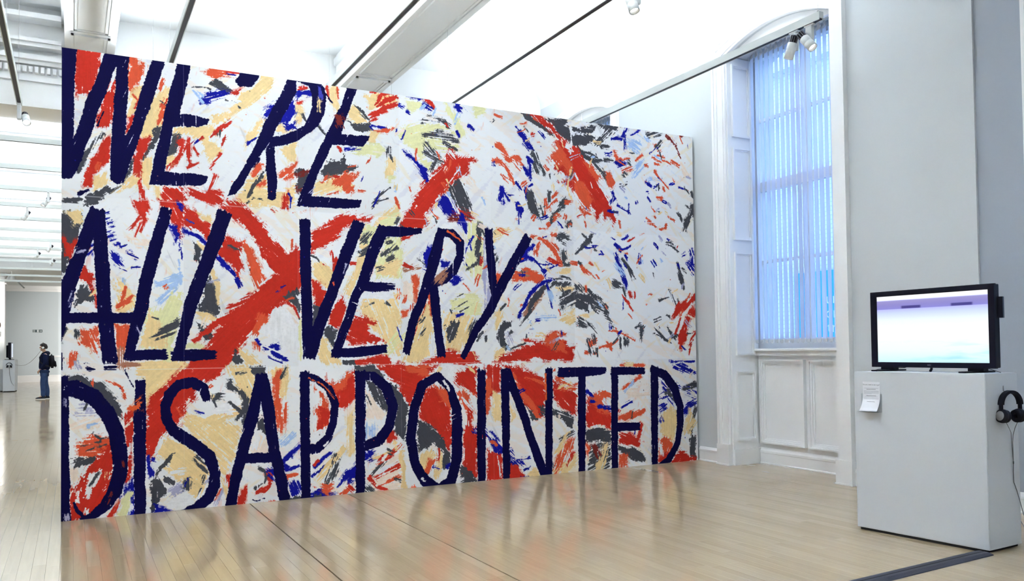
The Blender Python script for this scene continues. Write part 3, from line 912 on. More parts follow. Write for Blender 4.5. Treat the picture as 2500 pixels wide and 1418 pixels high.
R4 1328,359,1302,332,1284,291,1280,261;19,16,18,2
R6 1282,338,1265,299;4,5
R8 1326,306,1314,286,1301,273;12,6,2
R6 1311,275,1303,252;4,4
R8 1256,340,1280,371;3,12
G5 808,330,827,325,829,316,813,307,810,288,823,272,813,265,792,288,798,311
G6 832,306,822,300,824,294;5,5,5
V9 818,304,826,281;10,10
G8 823,268,860,280;3,3
C4 788,345,801,355,809,337,790,311
C3 787,266,808,268,810,259,792,243
R2 789,243,807,256,834,265,860,274,882,281,860,288,871,290,887,281,909,281,912,295,931,305,948,304,942,292,964,283,970,273,984,273,977,243,908,243,895,248,873,244
O3 909,283,914,295,931,304,945,302,931,288,958,285,964,261,930,266
V5 922,281,945,292;5,5
W5 873,245,886,248,900,244;5,9,5
O7 948,299,959,302;8,8
V8 772,443,771,375;7,7
G3 -2,229,27,227,56,212,76,186,87,163;13,15,16,14,8
V9 23,168,39,180,63,175;11,23,12
P9 16,152,49,159;13,17
P7 18,84,20,64;11,11
L9 38,151,49,153;5,5
O4 21,122,45,135,74,131,74,112,54,103,23,104
G6 45,139,58,130,72,131;4,2,3
G8 27,119,58,124;2,2
G8 34,111,67,121;2,2
R3 54,103,74,120,76,79,74,38,63,23,49,2,14,2,9,24,14,48,22,43,23,61,41,82
G4 16,100,30,103,50,102,45,90,18,82
W5 40,70,58,79,54,65,45,49,41,31,34,34,36,58
G8 54,75,41,54;3,3
W5 22,43,27,51,27,27,22,27
W8 38,15,38,3;8,8
W9 61,44,67,49;6,6
R3 91,167,108,177,106,139,99,108,104,73,97,53,94,57,97,98,93,140
P8 89,148,104,160;6,6
R3 73,10,86,25,82,13,74,-1,67,-2
B3 93,41,106,64,108,35,110,-2,101,-1,102,19,99,44,86,27
Y3 84,-2,86,21,97,38,104,40,102,21,95,-1
W4 103,15,105,8;7,7
O6 48,229,48,215;4,8
O4 66,225,86,213,93,197;2,4,6
K2 93,242,100,225,107,212;2,2,2
C3 120,241,127,243,188,246,178,231,159,210,135,194,127,176,123,201
R2 184,242,256,249,244,232,223,221,209,220,205,200,186,173,182,148,174,142,155,132,149,120,139,102,137,85,131,89,125,96,124,174,131,180,135,194,159,215
B3 125,94,131,96,133,75,139,64,131,58,125,75
C4 153,128,174,118,188,109,219,83,227,59,223,24,206,7,182,49,162,62,154,73,162,89,151,94,141,97
W8 153,126,141,103;12,4
G4 139,66,153,84,170,99,158,77,149,69,139,53
B4 136,89,140,87;7,7
G4 152,60,162,58,170,46,160,45,151,50
G4 133,54,143,55,158,39,154,24,143,11,141,1,133,1
B3 139,13,154,5,168,-2,139,-1
W4 156,7,172,23,188,21,202,5,172,-1
W8 162,64,184,66;6,12
V8 166,30,182,37;16,17
G7 204,90,221,74;10,13
G7 218,57,206,17;6,3
G7 192,51,192,38;10,10
G7 143,59,154,39;2,2
G7 208,77,223,61;4,4
W7 225,54,218,33,204,13;4,8,10
C6 188,158,244,149,275,138,273,94,264,64,247,52,239,81,219,111,194,130
C7 192,143,233,154,271,165;15,15,15
W5 231,171,269,169;13,22
G5 232,192,246,194;8,11
G6 233,191,238,175;6,2
B9 204,170,217,165;3,3
C8 192,160,223,152;8,8
C5 256,242,308,241,303,194,299,168,286,188,273,207,265,222
G3 295,243,325,242,327,225,305,223,299,228
G8 271,229,290,233;3,3
G5 262,220,262,207,275,202;5,9,7
G5 280,202,288,186,286,166,275,151;7,9,13,4
G8 262,181,279,162;3,7
G3 282,155,290,168,307,163,294,128,286,120,284,138
G3 307,127,316,163,325,135,325,118,314,129
P5 301,99,312,123,327,104,327,88,298,90
W6 307,119,305,97;7,7
C5 330,238,363,240,360,186,349,186,343,202
O5 334,216,350,238,349,215,347,186,358,129,349,116,342,125,338,166
O8 360,174,358,143;6,6
G9 361,240,352,222;5,5
B5 349,64,362,75,384,97;3,10,3
B5 358,52,382,59;5,5
B5 369,88,371,74;2,2
B5 355,61,364,56;9,9
B5 410,57,440,78;7,6
B5 405,38,433,58;6,7
B5 454,14,473,34,490,43;4,13,13
B6 364,31,385,27,384,9,369,4
G5 366,2,384,7,384,-6,366,-4
O6 358,41,379,45;8,5
L9 351,102,374,121;11,11
R5 261,51,259,30;11,8
R4 275,-2,281,28,287,32,290,20,285,-4
R6 305,17,326,24,333,36;4,10,5
R6 327,55,337,36;13,9
G6 309,63,324,53,322,37,305,26;4,3,3,4
K8 298,6,309,3,321,4;3,2,7
O6 246,29,239,12;6,6
B7 329,59,340,45;11,11
R9 315,-2,337,-2;5,5
V9 235,4,252,30;6,4
C9 249,48,258,4;4,4
R2 432,215,451,208,475,216,492,232,491,178,467,163,453,161,451,189
O3 432,215,453,205,477,228,489,223,480,204,453,194
O3 406,205,427,192,443,154,436,129,415,119,420,144,411,156,425,167,422,188
R4 420,167,441,157,438,134,417,123,422,144
P4 474,160,489,176,489,140,477,141
W5 410,112,424,121;9,9
C7 464,88,443,59,417,31;9,16,14
G8 452,75,452,49,435,28;9,16,14
B4 405,7,421,17,449,1,428,-6,405,-4
G4 410,5,424,6,423,-6,410,-5
O4 424,22,447,24,445,6,431,7
O6 462,-2,477,11;9,10
R6 410,60,419,68;5,5
O8 412,16,403,30;3,3
P9 442,8,485,23;12,12
R3 476,213,489,226,488,185,476,178
R2 530,241,585,243,657,236,633,216,608,181,599,159,590,176,570,204,550,224
O6 591,234,639,228;9,18
G3 490,242,527,241,550,221,541,213,504,228,493,231
G3 561,207,581,184,596,159,589,92,569,110,572,149
G3 512,209,527,211,552,172,555,147,543,153,526,181
P4 510,201,526,178,549,142,540,131,509,144
L7 508,130,532,123,526,102,507,100
G8 512,184,518,165;4,4
R2 638,197,663,196,688,178,690,149,690,80,680,64,662,105,620,138,623,158
O3 648,199,675,187,694,169,687,152,663,182
G3 615,130,632,129,659,105,683,64,686,46,680,35,661,31,668,65,649,83,622,68,613,91
C3 622,62,643,72,649,55,637,33,625,31,619,49
O4 646,49,631,22;13,9
C6 660,65,661,37,653,9;6,13,12
R7 660,74,658,48;4,4
W4 634,19,655,1,676,21;9,15,18
B6 647,38,661,31;5,5
B6 677,36,686,41;9,9
W5 663,236,701,238,697,212,679,212
R3 701,223,742,234,748,175,723,188,701,206
O5 710,183,731,133;18,12
R3 715,119,738,115,745,88,746,7,736,5,717,27,715,76
G3 708,33,733,17,743,-1,707,-4
W5 692,5,706,9;16,17
R7 728,153,728,118;9,9
W8 713,174,732,147;9,9
R3 768,236,798,236,801,185,777,168,767,145
O5 773,204,769,140;16,9
R3 769,61,799,56,802,-1,798,-5,767,-3
W8 791,50,798,3;2,3
B7 737,103,776,95,796,65,826,42;12,11,13,10
B4 771,87,789,80,796,56,783,57
C3 784,180,801,173,800,120,783,124
R5 737,92,763,90;8,8
O6 776,81,789,71;6,6
R2 805,236,859,225,908,206,906,121,882,122,861,147,841,184,825,217
O4 828,217,865,162,892,122;6,14,11
O6 859,210,907,194;3,10
R3 929,199,965,180,987,167,986,123,964,130,928,160
O6 933,205,972,189;8,10
O6 950,180,987,185;10,14
G3 858,150,878,134,892,120,875,119
G4 893,149,928,141,957,128,982,120,974,93,949,116,928,126,896,127
C3 821,161,837,121,827,119
B8 823,60,826,36,856,25;9,14,8
B8 836,38,867,39;5,5
B8 852,13,870,18;4,5
C3 863,3,880,17,894,-5,869,-5
R3 819,28,839,23,856,1,856,-5,818,-5
B8 845,-1,876,-4;3,3
O6 974,74,948,33,931,-3;17,23,8
C7 984,30,940,0;20,20
R8 977,43,958,14;7,7
G9 941,70,978,86;7,7
C9 967,87,937,46;10,10
C8 972,192,943,184;10,10
O8 933,205,951,208;8,8
R3 1012,125,1016,165,1039,168,1076,131,1080,87,1045,98,1015,97
O4 1016,162,1062,173,1081,163,1058,154,1080,122,1046,126
B5 1011,178,1028,165;9,9
B6 1042,141,1078,134;7,11
B6 1023,151,1033,150;6,6
G3 1009,84,1038,95,1079,84,1075,55,1041,64,1011,63
O4 1009,60,1022,52,1014,25
G8 1022,56,1075,55,1074,5,1013,0
C7 1063,53,1043,-2;17,17
r8 1029,58,1044,32;14,14
W7 1054,151,1061,142;8,8
O5 1173,127,1135,116,1099,111;5,20,9
R4 1099,76,1130,77,1162,50,1142,44,1098,54
R7 1163,95,1150,57;11,7
G4 1098,47,1138,41,1173,16,1173,7,1137,16,1098,38
O5 1098,31,1121,27,1121,1,1097,-2
O5 1106,228,1137,229,1175,225;5,9,9
O7 1165,205,1113,178;12,5
B8 1136,145,1108,136;5,5
L8 1141,193,1116,171;5,5
P9 1124,161,1181,172;21,22
C7 1141,229,1121,231;11,11
C4 1216,112,1250,133,1267,109,1261,70,1244,44,1220,72
O4 1211,59,1236,58,1252,40,1235,12,1210,4
R5 1210,10,1252,27;15,7
W7 1215,46,1218,20;9,9
B8 1216,191,1232,176;13,13
B8 1215,155,1255,166;15,10
B8 1215,128,1227,134;15,15
B8 1256,226,1282,219,1321,206;9,21,8
B8 1289,175,1324,154;11,23
B8 1284,115,1319,137;15,15
B8 1244,237,1321,235;4,4
B8 1264,180,1277,172;8,8
B8 1216,109,1222,98;10,10
B8 1242,154,1259,133;10,10
G5 1238,167,1261,151;16,17
G6 1283,172,1324,179;8,15
G8 1323,123,1302,67;19,15
G6 1300,54,1322,66,1320,-1,1303,7
C7 1310,121,1291,75;15,21
R3 1247,4,1273,29,1294,14,1320,6,1316,-1,1251,-1
C8 1296,68,1322,93;15,15
P6 511,22,560,37,583,37,583,-4,525,-4
B4 475,27,489,42,509,76;16,14,8
B8 508,60,523,69;14,14
O8 583,85,531,50;9,4
P8 583,65,520,40;9,4
C8 560,75,525,64;8,4
R8 583,49,528,26;9,4
O8 580,27,531,6;9,4
C8 569,94,569,72;9,4
G8 548,57,517,27;8,4
R5 543,69,535,58;4,6
R6 514,27,528,11;8,6
R6 532,9,551,2;5,7
R7 537,52,569,72;3,6
G6 551,76,560,70;7,7
R4 549,101,563,116,572,99,557,89
G7 508,6,519,-4;14,14
G8 568,22,583,15;5,5
C4 582,71,587,-2;9,9
O5 605,2,609,-6;9,9
R7 475,17,483,8;8,8
C7 476,140,487,158,488,77,475,73
C6 683,614,687,608,690,601;2,3,2
C6 738,265,743,258,745,249;2,2,2
O8 899,761,892,762,885,763;2,4,2
C8 1063,731,1053,729,1043,731;2,2,2
C8 1062,727,1052,725,1042,727;2,2,2
O5 672,605,679,596,682,586;2,2,2
O8 677,606,684,597,687,587;2,2,2
B8 863,430,855,427,847,427;2,4,2
B8 863,426,855,423,847,423;2,2,2
B6 577,315,580,303,584,290;2,2,2
O7 812,754,802,756,793,757;2,3,2
O8 812,757,802,759,793,760;2,2,2
P8 1184,643,1180,652,1174,660;2,2,2
P6 687,639,684,633,681,627;2,2,2
P8 683,641,680,635,677,629;2,2,2
P5 866,629,871,632,875,636;2,3,2
P8 869,626,874,629,878,633;2,2,2
G6 1226,582,1222,585,1218,587;2,3,2
C7 957,622,961,625,964,630;2,2,2
O5 880,547,884,551,888,556;2,2,2
O8 884,543,888,547,892,552;2,2,2
O8 573,568,577,557,582,547;2,5,2
P6 1184,328,1178,324,1172,322;2,3,2
P8 1182,333,1176,329,1170,327;2,2,2
G6 653,537,658,531,661,523;2,2,2
L5 710,643,713,635,716,626;2,2,2
L8 706,642,709,634,712,625;2,2,2
L6 1002,696,990,692,979,686;2,2,2
L8 1004,691,992,687,981,681;2,2,2
V5 1321,671,1313,673,1305,674;2,4,2
V5 1128,745,1118,748,1109,752;2,2,2
G5 815,364,808,357,801,351;2,5,2
L8 1185,749,1175,755,1163,760;2,3,2
O8 859,460,856,460,852,459;2,3,2
P5 914,375,907,377,899,377;2,2,2
C7 936,610,935,621,933,632;2,4,2
C8 932,609,931,620,929,631;2,2,2
O7 1034,687,1033,674,1027,663;2,2,2
B8 1110,307,1104,302,1098,296;2,5,2
P6 1322,336,1313,339,1304,343;2,5,2
P8 1324,340,1315,343,1306,347;2,2,2
P7 761,693,755,684,748,678;2,5,2
P8 674,461,678,454,684,449;2,2,2
L5 640,757,635,753,630,748;2,3,2
L8 637,760,632,756,627,751;2,2,2
O8 887,475,892,487,900,496;2,2,2
O8 890,472,895,484,903,493;2,2,2
O8 661,667,666,660,668,652;2,3,2
C5 738,552,746,548,754,545;2,2,2
C8 737,549,745,545,753,542;2,2,2
P6 932,518,939,522,945,528;2,3,2
P8 929,521,936,525,942,531;2,2,2
G6 1046,250,1043,259,1044,269;2,5,2
G8 1043,250,1040,259,1041,269;2,2,2
G7 582,515,590,510,596,503;2,2,2
O5 866,600,867,608,871,616;2,2,2
B8 1021,581,1021,578,1022,575;2,2,2
V5 1258,596,1252,605,1243,610;2,4,2
O7 867,737,859,731,848,728;2,2,2
B6 1134,573,1135,585,1135,597;2,2,2
G8 986,662,983,650,979,639;2,2,2
B5 819,596,827,593,836,595;2,4,2
V5 1129,628,1122,632,1115,638;2,3,2
V8 1126,624,1119,628,1112,634;2,2,2
B8 908,506,912,509,917,510;2,2,2
B6 596,703,592,692,587,683;2,3,2
P8 1314,444,1315,447,1316,450;2,3,2
P8 1319,442,1320,445,1321,448;2,2,2
G7 982,648,979,646,978,643;2,3,2
C7 847,572,857,572,866,576;2,2,2
O7 1106,490,1118,488,1130,486;2,2,2
O8 1106,487,1118,485,1130,483;2,2,2
O8 1186,390,1192,392,1197,391;2,2,2
G6 929,261,937,271,943,281;2,2,2
G8 925,264,933,274,939,284;2,2,2
L8 872,327,878,320,881,311;2,2,2
G8 968,538,967,535,968,532;2,3,2
G8 1039,491,1042,487,1047,484;2,5,2
G7 1155,714,1149,713,1142,714;2,3,2
G6 792,749,789,745,784,743;2,2,2
L6 685,587,688,584,690,580;2,5,2
P5 625,383,626,379,625,375;2,4,2
P8 630,382,631,378,630,374;2,2,2
B8 1091,706,1083,702,1074,702;2,4,2
B8 1091,711,1083,707,1074,707;2,2,2
O8 747,503,757,498,765,490;2,5,2
O6 858,658,854,662,852,668;2,2,2
O8 855,657,851,661,849,667;2,2,2
B5 1058,485,1061,479,1067,475;2,4,2
O7 916,536,920,539,924,541;2,4,2
O8 918,532,922,535,926,537;2,2,2
P8 713,283,714,271,713,260;2,2,2
P8 718,283,719,271,718,260;2,2,2
B7 854,406,844,400,836,392;2,2,2
B8 851,409,841,403,833,395;2,2,2
L7 1133,608,1130,609,1126,610;2,3,2
O6 1187,652,1184,654,1182,656;2,2,2
L6 1234,705,1223,711,1211,716;2,5,2
B6 1052,476,1058,477,1064,476;2,2,2
O6 1129,346,1135,342,1140,336;2,2,2
L5 778,483,785,483,792,483;2,4,2
L8 778,478,785,478,792,478;2,2,2
L7 1201,748,1193,753,1187,759;2,3,2
L8 1198,744,1190,749,1184,755;2,2,2
G7 1039,356,1040,359,1040,363;2,2,2
G8 1034,356,1035,359,1035,363;2,2,2
O7 938,275,944,275,950,277;2,2,2
O6 693,654,691,642,686,631;2,3,2
O6 859,650,848,656,841,667;2,3,2
O8 855,647,844,653,837,664;2,2,2
L6 710,753,704,742,698,732;2,5,2
L8 715,750,709,739,703,729;2,2,2
G5 1233,711,1229,720,1225,729;2,4,2
G5 563,653,565,645,569,638;2,5,2
B8 1311,737,1313,744,1311,751;2,3,2
G8 703,412,704,407,703,402;2,2,2
V5 991,655,985,646,979,638;2,2,2
V7 1241,483,1234,488,1229,494;2,3,2
C7 1076,425,1081,416,1086,406;2,2,2
C8 1071,422,1076,413,1081,403;2,2,2
C8 963,707,959,716,958,726;2,3,2
G5 760,518,763,510,769,503;2,3,2
G8 756,515,759,507,765,500;2,2,2
B8 941,546,950,540,957,532;2,5,2
L8 1200,459,1204,459,1209,457;2,3,2
L8 1202,464,1206,464,1211,462;2,2,2
G7 1047,696,1038,696,1030,692;2,5,2
G8 1049,692,1040,692,1032,688;2,2,2
G6 958,381,954,392,946,401;2,3,2
G8 961,384,957,395,949,404;2,2,2
P6 962,721,959,723,957,725;2,3,2
P8 959,718,956,720,954,722;2,2,2
B8 789,660,788,656,789,651;2,5,2
B8 793,661,792,657,793,652;2,2,2
O5 1072,355,1069,358,1068,363;2,2,2
C8 1162,435,1170,429,1176,420;2,5,2
C8 1165,437,1173,431,1179,422;2,2,2
B7 953,293,952,300,951,308;2,3,2
L7 1168,468,1168,465,1169,461;2,4,2
L8 1172,469,1172,466,1173,462;2,2,2
B6 1163,485,1161,473,1163,460;2,3,2
B8 1168,486,1166,474,1168,461;2,2,2
P8 771,482,775,483,779,484;2,2,2
O6 921,653,916,657,912,662;2,2,2
O8 924,655,919,659,915,664;2,2,2
V5 1030,528,1038,525,1045,522;2,2,2
O7 871,751,864,748,856,747;2,2,2
L6 575,592,575,586,574,579;2,5,2
C6 1256,396,1264,400,1272,403;2,2,2
O5 1173,482,1163,473,1157,462;2,2,2
L5 661,757,659,748,655,741;2,3,2
L6 762,585,767,576,770,566;2,2,2
P6 1249,545,1241,543,1233,543;2,4,2
O8 1298,378,1306,385,1311,395;2,3,2
V7 1261,297,1253,290,1245,284;2,5,2
V8 1258,301,1250,294,1242,288;2,2,2
G7 1106,575,1097,575,1089,578;2,3,2
P8 614,351,613,347,614,343;2,2,2
G7 1050,349,1041,356,1033,365;2,2,2
G8 1047,346,1038,353,1030,362;2,2,2
O5 855,365,852,362,850,357;2,4,2
P7 755,528,763,525,771,522;2,4,2
P8 753,523,761,520,769,517;2,2,2
V8 596,282,597,274,598,266;2,2,2
V8 593,282,594,274,595,266;2,2,2
V7 1229,514,1226,521,1220,526;2,3,2
V8 1232,517,1229,524,1223,529;2,2,2
O7 576,390,578,381,576,371;2,3,2
O8 580,389,582,380,580,370;2,2,2
O8 1179,369,1183,368,1188,367;2,5,2
P8 621,347,621,342,620,338;2,3,2
P8 624,346,624,341,623,337;2,2,2
O7 840,543,848,544,856,548;2,3,2
C5 578,596,578,590,576,584;2,2,2
C8 573,598,573,592,571,586;2,2,2
G5 1270,292,1263,292,1256,291;2,3,2
B6 1156,598,1155,601,1154,604;2,4,2
B8 1162,600,1161,603,1160,606;2,2,2
P5 993,594,992,584,989,573;2,5,2
P8 997,593,996,583,993,572;2,2,2
O5 854,615,861,621,868,626;2,5,2
O8 856,612,863,618,870,623;2,2,2
C7 1247,579,1243,580,1240,582;2,4,2
C8 1249,584,1245,585,1242,587;2,2,2
O6 591,377,591,370,588,363;2,2,2
O8 594,376,594,369,591,362;2,2,2
B6 1245,605,1239,607,1234,610;2,2,2
B8 1247,608,1241,610,1236,613;2,2,2
O6 691,495,700,489,709,483;2,3,2
O8 693,498,702,492,711,486;2,2,2
O6 620,670,617,658,618,646;2,3,2
B8 928,420,924,420,921,420;2,2,2
B8 577,704,578,698,579,693;2,4,2
B7 1230,658,1226,662,1222,665;2,3,2
O6 645,551,653,542,663,534;2,2,2
G5 1104,297,1095,287,1085,279;2,3,2
O8 798,518,810,512,822,509;2,4,2
O8 799,524,811,518,823,515;2,2,2
V6 1311,314,1302,320,1294,328;2,3,2
V8 1314,317,1305,323,1297,331;2,2,2
C6 1259,326,1254,325,1250,326;2,5,2
B5 1219,500,1214,507,1207,511;2,4,2
B8 1217,497,1212,504,1205,508;2,2,2
B5 915,721,908,729,899,735;2,2,2
B8 917,724,910,732,901,738;2,2,2
O7 572,706,563,701,558,693;2,5,2
O8 568,709,559,704,554,696;2,2,2
O8 1178,533,1172,531,1165,528;2,2,2
V8 636,530,639,525,640,519;2,3,2
G8 865,299,865,296,865,293;2,2,2
B6 895,549,908,551,919,557;2,3,2
B8 897,545,910,547,921,553;2,2,2
O5 967,562,966,556,964,551;2,5,2
O8 963,563,962,557,960,552;2,2,2
B6 1120,459,1123,455,1126,450;2,2,2
G8 898,569,906,570,913,574;2,2,2
C5 889,302,902,302,913,297;2,2,2
C8 886,297,899,297,910,292;2,2,2
O5 1128,684,1118,688,1109,692;2,2,2
P7 885,501,892,505,898,509;2,5,2
P8 1248,591,1240,594,1231,597;2,4,2
O6 1239,634,1235,639,1235,645;2,3,2
O8 1242,634,1238,639,1238,645;2,2,2
O5 994,452,985,453,976,454;2,4,2
O8 995,457,986,458,977,459;2,2,2
P8 584,721,577,711,570,700;2,3,2
P8 579,724,572,714,565,703;2,2,2
O5 757,422,751,412,749,400;2,3,2
O8 752,423,746,413,744,401;2,2,2
O7 601,359,603,353,603,347;2,5,2
O8 606,359,608,353,608,347;2,2,2
G6 1251,337,1246,342,1239,344;2,5,2
O5 603,592,604,588,606,584;2,2,2
P6 729,615,731,611,734,608;2,5,2
P8 733,619,735,615,738,612;2,2,2
B8 1296,261,1289,264,1284,271;2,3,2
L8 1229,468,1227,472,1224,476;2,4,2
P6 1140,715,1134,719,1127,721;2,2,2
G7 1293,567,1288,579,1278,587;2,2,2
G8 1291,564,1286,576,1276,584;2,2,2
G6 602,542,605,537,609,533;2,2,2
G8 606,547,609,542,613,538;2,2,2
G7 690,351,692,348,692,344;2,5,2
G8 687,351,689,348,689,344;2,2,2
B7 1082,309,1082,315,1082,322;2,3,2
B8 1077,309,1077,315,1077,322;2,2,2
G7 1133,641,1123,636,1112,636;2,2,2
G8 1133,645,1123,640,1112,640;2,2,2
G8 689,605,694,600,699,593;2,4,2
C8 663,566,660,560,660,554;2,4,2
O8 822,376,823,367,820,359;2,2,2
L5 1062,359,1052,366,1045,376;2,5,2
G6 1039,280,1036,291,1033,302;2,5,2
G8 1035,279,1032,290,1029,301;2,2,2
L8 817,277,821,273,825,270;2,3,2
L8 815,274,819,270,823,267;2,2,2
G7 1221,634,1223,641,1222,648;2,4,2
G8 1216,633,1218,640,1217,647;2,2,2
L6 1045,697,1040,696,1036,694;2,5,2
O8 1297,752,1291,763,1285,773;2,2,2
P7 1224,552,1219,545,1211,542;2,4,2
L8 1175,499,1172,495,1168,493;2,5,2
P6 969,482,971,476,974,471;2,4,2
P8 964,479,966,473,969,468;2,2,2
B7 1114,514,1124,518,1132,525;2,4,2
B8 1116,512,1126,516,1134,523;2,2,2
C8 749,365,747,353,742,342;2,5,2
P8 1084,332,1093,326,1103,321;2,4,2
G7 1224,334,1214,330,1203,327;2,3,2
G8 1223,340,1213,336,1202,333;2,2,2
V7 1287,407,1288,414,1292,420;2,5,2
G8 649,353,649,348,649,344;2,2,2
V7 781,379,774,368,771,355;2,2,2
V8 778,380,771,369,768,356;2,2,2
O5 949,341,948,348,944,354;2,2,2
V7 977,645,968,636,964,626;2,2,2
V8 972,647,963,638,959,628;2,2,2
G5 1144,686,1139,690,1134,693;2,5,2
G8 1147,691,1142,695,1137,698;2,2,2
O7 1207,558,1197,557,1188,559;2,3,2
O8 1207,555,1197,554,1188,556;2,2,2
G6 1319,298,1310,300,1300,301;2,3,2
P5 1219,585,1211,578,1202,573;2,4,2
G5 618,449,626,445,634,440;2,2,2
G5 768,296,768,291,768,286;2,4,2
G8 1018,369,1012,377,1007,386;2,2,2
G8 1023,371,1017,379,1012,388;2,2,2
O6 778,448,771,440,762,434;2,5,2
O7 375,524,387,526,399,530;2,3,2
R8 625,595,630,602,637,608;2,4,2
R8 629,591,634,598,641,604;2,2,2
G6 149,702,159,695,170,688;2,2,2
P5 1274,592,1276,598,1279,604;2,3,2
P8 1270,595,1272,601,1275,607;2,2,2
O8 1278,342,1282,350,1287,356;2,2,2
O8 1281,339,1285,347,1290,353;2,2,2
P5 40,427,45,435,52,441;2,2,2
P8 36,432,41,440,48,446;2,2,2
R6 984,710,987,708,989,704;2,3,2
R8 981,708,984,706,986,702;2,2,2
V7 167,38,174,45,182,49;2,2,2
B8 505,594,507,598,509,602;2,3,2
R8 32,460,38,453,41,445;2,5,2
G5 703,140,705,137,707,133;2,2,2
C5 727,233,734,228,741,222;2,5,2
R5 995,557,1002,561,1010,565;2,3,2
C7 1246,276,1248,281,1251,286;2,2,2
C8 1243,278,1245,283,1248,288;2,2,2
R6 1001,83,1003,95,1005,106;2,3,2
R6 1093,116,1096,123,1100,130;2,2,2
R8 1096,114,1099,121,1103,128;2,2,2
B5 333,707,340,707,347,711;2,4,2
G6 32,177,37,187,40,198;2,3,2
V5 871,310,875,310,879,311;2,3,2
P5 457,284,459,286,461,288;2,2,2
P8 453,287,455,289,457,291;2,2,2
O8 654,701,654,705,654,709;2,2,2
O6 709,638,709,642,710,647;2,2,2
P8 574,694,583,701,592,705;2,5,2
P8 575,691,584,698,593,702;2,2,2
R5 1273,497,1275,504,1279,509;2,4,2
G7 404,448,416,444,424,436;2,2,2
R5 283,87,286,85,288,82;2,5,2
P7 942,127,943,123,946,120;2,5,2
P8 940,125,941,121,944,118;2,2,2
O5 174,176,179,166,187,158;2,2,2
P7 881,730,884,735,888,738;2,2,2
P6 1072,526,1079,531,1083,538;2,3,2
P8 1076,523,1083,528,1087,535;2,2,2
G6 1048,704,1049,701,1051,699;2,3,2
O5 1060,438,1064,441,1068,442;2,3,2
C5 866,712,873,714,878,719;2,5,2
P8 533,471,538,464,544,460;2,3,2
P8 537,475,542,468,548,464;2,2,2
O5 719,403,725,397,731,389;2,2,2
O8 449,681,450,691,452,700;2,3,2
C6 1101,530,1107,528,1112,529;2,5,2
C8 1102,524,1108,522,1113,523;2,2,2
C5 943,665,945,662,947,659;2,4,2
G5 924,19,925,15,928,13;2,3,2
G8 927,22,928,18,931,16;2,2,2
C5 1209,317,1215,323,1222,328;2,2,2
C8 1207,320,1213,326,1220,331;2,2,2
P5 854,481,852,488,854,495;2,4,2
P8 849,482,847,489,849,496;2,2,2
C6 913,445,918,438,924,432;2,3,2
C8 916,448,921,441,927,435;2,2,2
C8 229,186,231,191,234,195;2,4,2
G7 989,69,995,75,1002,78;2,4,2
C8 502,346,513,347,522,353;2,3,2
C8 1219,578,1225,582,1231,585;2,5,2
P8 214,315,218,325,225,334;2,3,2
P8 218,312,222,322,229,331;2,2,2
R6 758,441,760,450,761,459;2,3,2
R8 754,442,756,451,757,460;2,2,2
G8 785,520,789,514,794,508;2,2,2
P8 843,523,854,519,862,511;2,3,2
P8 847,527,858,523,866,515;2,2,2
G8 939,645,947,650,952,658;2,2,2
O8 661,166,666,166,671,168;2,2,2
B7 718,459,719,449,725,441;2,3,2
B8 715,457,716,447,722,439;2,2,2
C7 661,217,662,225,666,232;2,3,2
C8 658,219,659,227,663,234;2,2,2
V8 220,390,231,395,243,399;2,4,2
P5 1292,663,1295,669,1299,674;2,2,2
P8 1288,666,1291,672,1295,677;2,2,2
C5 1030,670,1033,680,1037,690;2,2,2
P7 60,426,64,417,68,408;2,4,2
R5 334,529,338,526,342,522;2,3,2
R8 337,532,341,529,345,525;2,2,2
R8 660,461,666,465,672,471;2,3,2
C6 1099,180,1102,176,1104,171;2,3,2
C8 1094,178,1097,174,1099,169;2,2,2
B7 924,159,925,162,927,164;2,3,2
B8 921,162,922,165,924,167;2,2,2
V8 224,442,224,448,225,455;2,3,2
V8 221,442,221,448,222,455;2,2,2
G7 612,321,622,327,629,337;2,2,2
G8 616,318,626,324,633,334;2,2,2
B7 836,173,845,181,857,185;2,3,2
B8 838,169,847,177,859,181;2,2,2
B5 1142,72,1144,84,1145,95;2,4,2
G8 566,128,577,132,586,138;2,4,2
G8 568,125,579,129,588,135;2,2,2
O7 54,572,54,579,57,586;2,2,2
O8 50,573,50,580,53,587;2,2,2
V8 20,258,21,250,25,244;2,3,2
V8 23,260,24,252,28,246;2,2,2
R8 881,728,885,729,888,732;2,2,2
R8 883,725,887,726,890,729;2,2,2
C8 64,62,64,67,66,73;2,3,2
C8 68,61,68,66,70,72;2,2,2
G5 332,160,335,164,338,167;2,3,2
O7 215,194,222,205,232,211;2,2,2
O8 213,197,220,208,230,214;2,2,2
O7 514,629,522,638,526,650;2,2,2
O5 1198,70,1201,75,1205,79;2,3,2
B6 187,40,189,48,193,54;2,3,2
O6 681,625,682,628,683,632;2,2,2
P5 1192,732,1195,737,1198,743;2,3,2
P8 1195,730,1198,735,1201,741;2,2,2
R8 1130,509,1141,515,1152,522;2,3,2
G8 1134,109,1136,117,1137,124;2,2,2
O8 284,749,287,751,290,752;2,2,2
O8 282,754,285,756,288,757;2,2,2
O8 371,454,371,465,372,475;2,3,2
C6 1041,459,1046,450,1052,443;2,3,2
P8 298,20,300,18,303,15;2,3,2
P8 301,23,303,21,306,18;2,2,2
P6 734,624,743,617,748,607;2,3,2
O5 485,499,491,504,497,506;2,3,2
O8 483,504,489,509,495,511;2,2,2
P8 1206,664,1216,661,1227,662;2,2,2
P8 1207,659,1217,656,1228,657;2,2,2
G6 321,650,325,653,329,657;2,3,2
C5 40,363,48,370,54,379;2,5,2
O8 737,181,738,178,740,176;2,2,2
P5 1158,137,1166,146,1176,152;2,3,2
P8 1161,132,1169,141,1179,147;2,2,2
O7 929,219,932,221,935,224;2,4,2
O8 927,221,930,223,933,226;2,2,2
V7 218,41,223,45,227,51;2,3,2
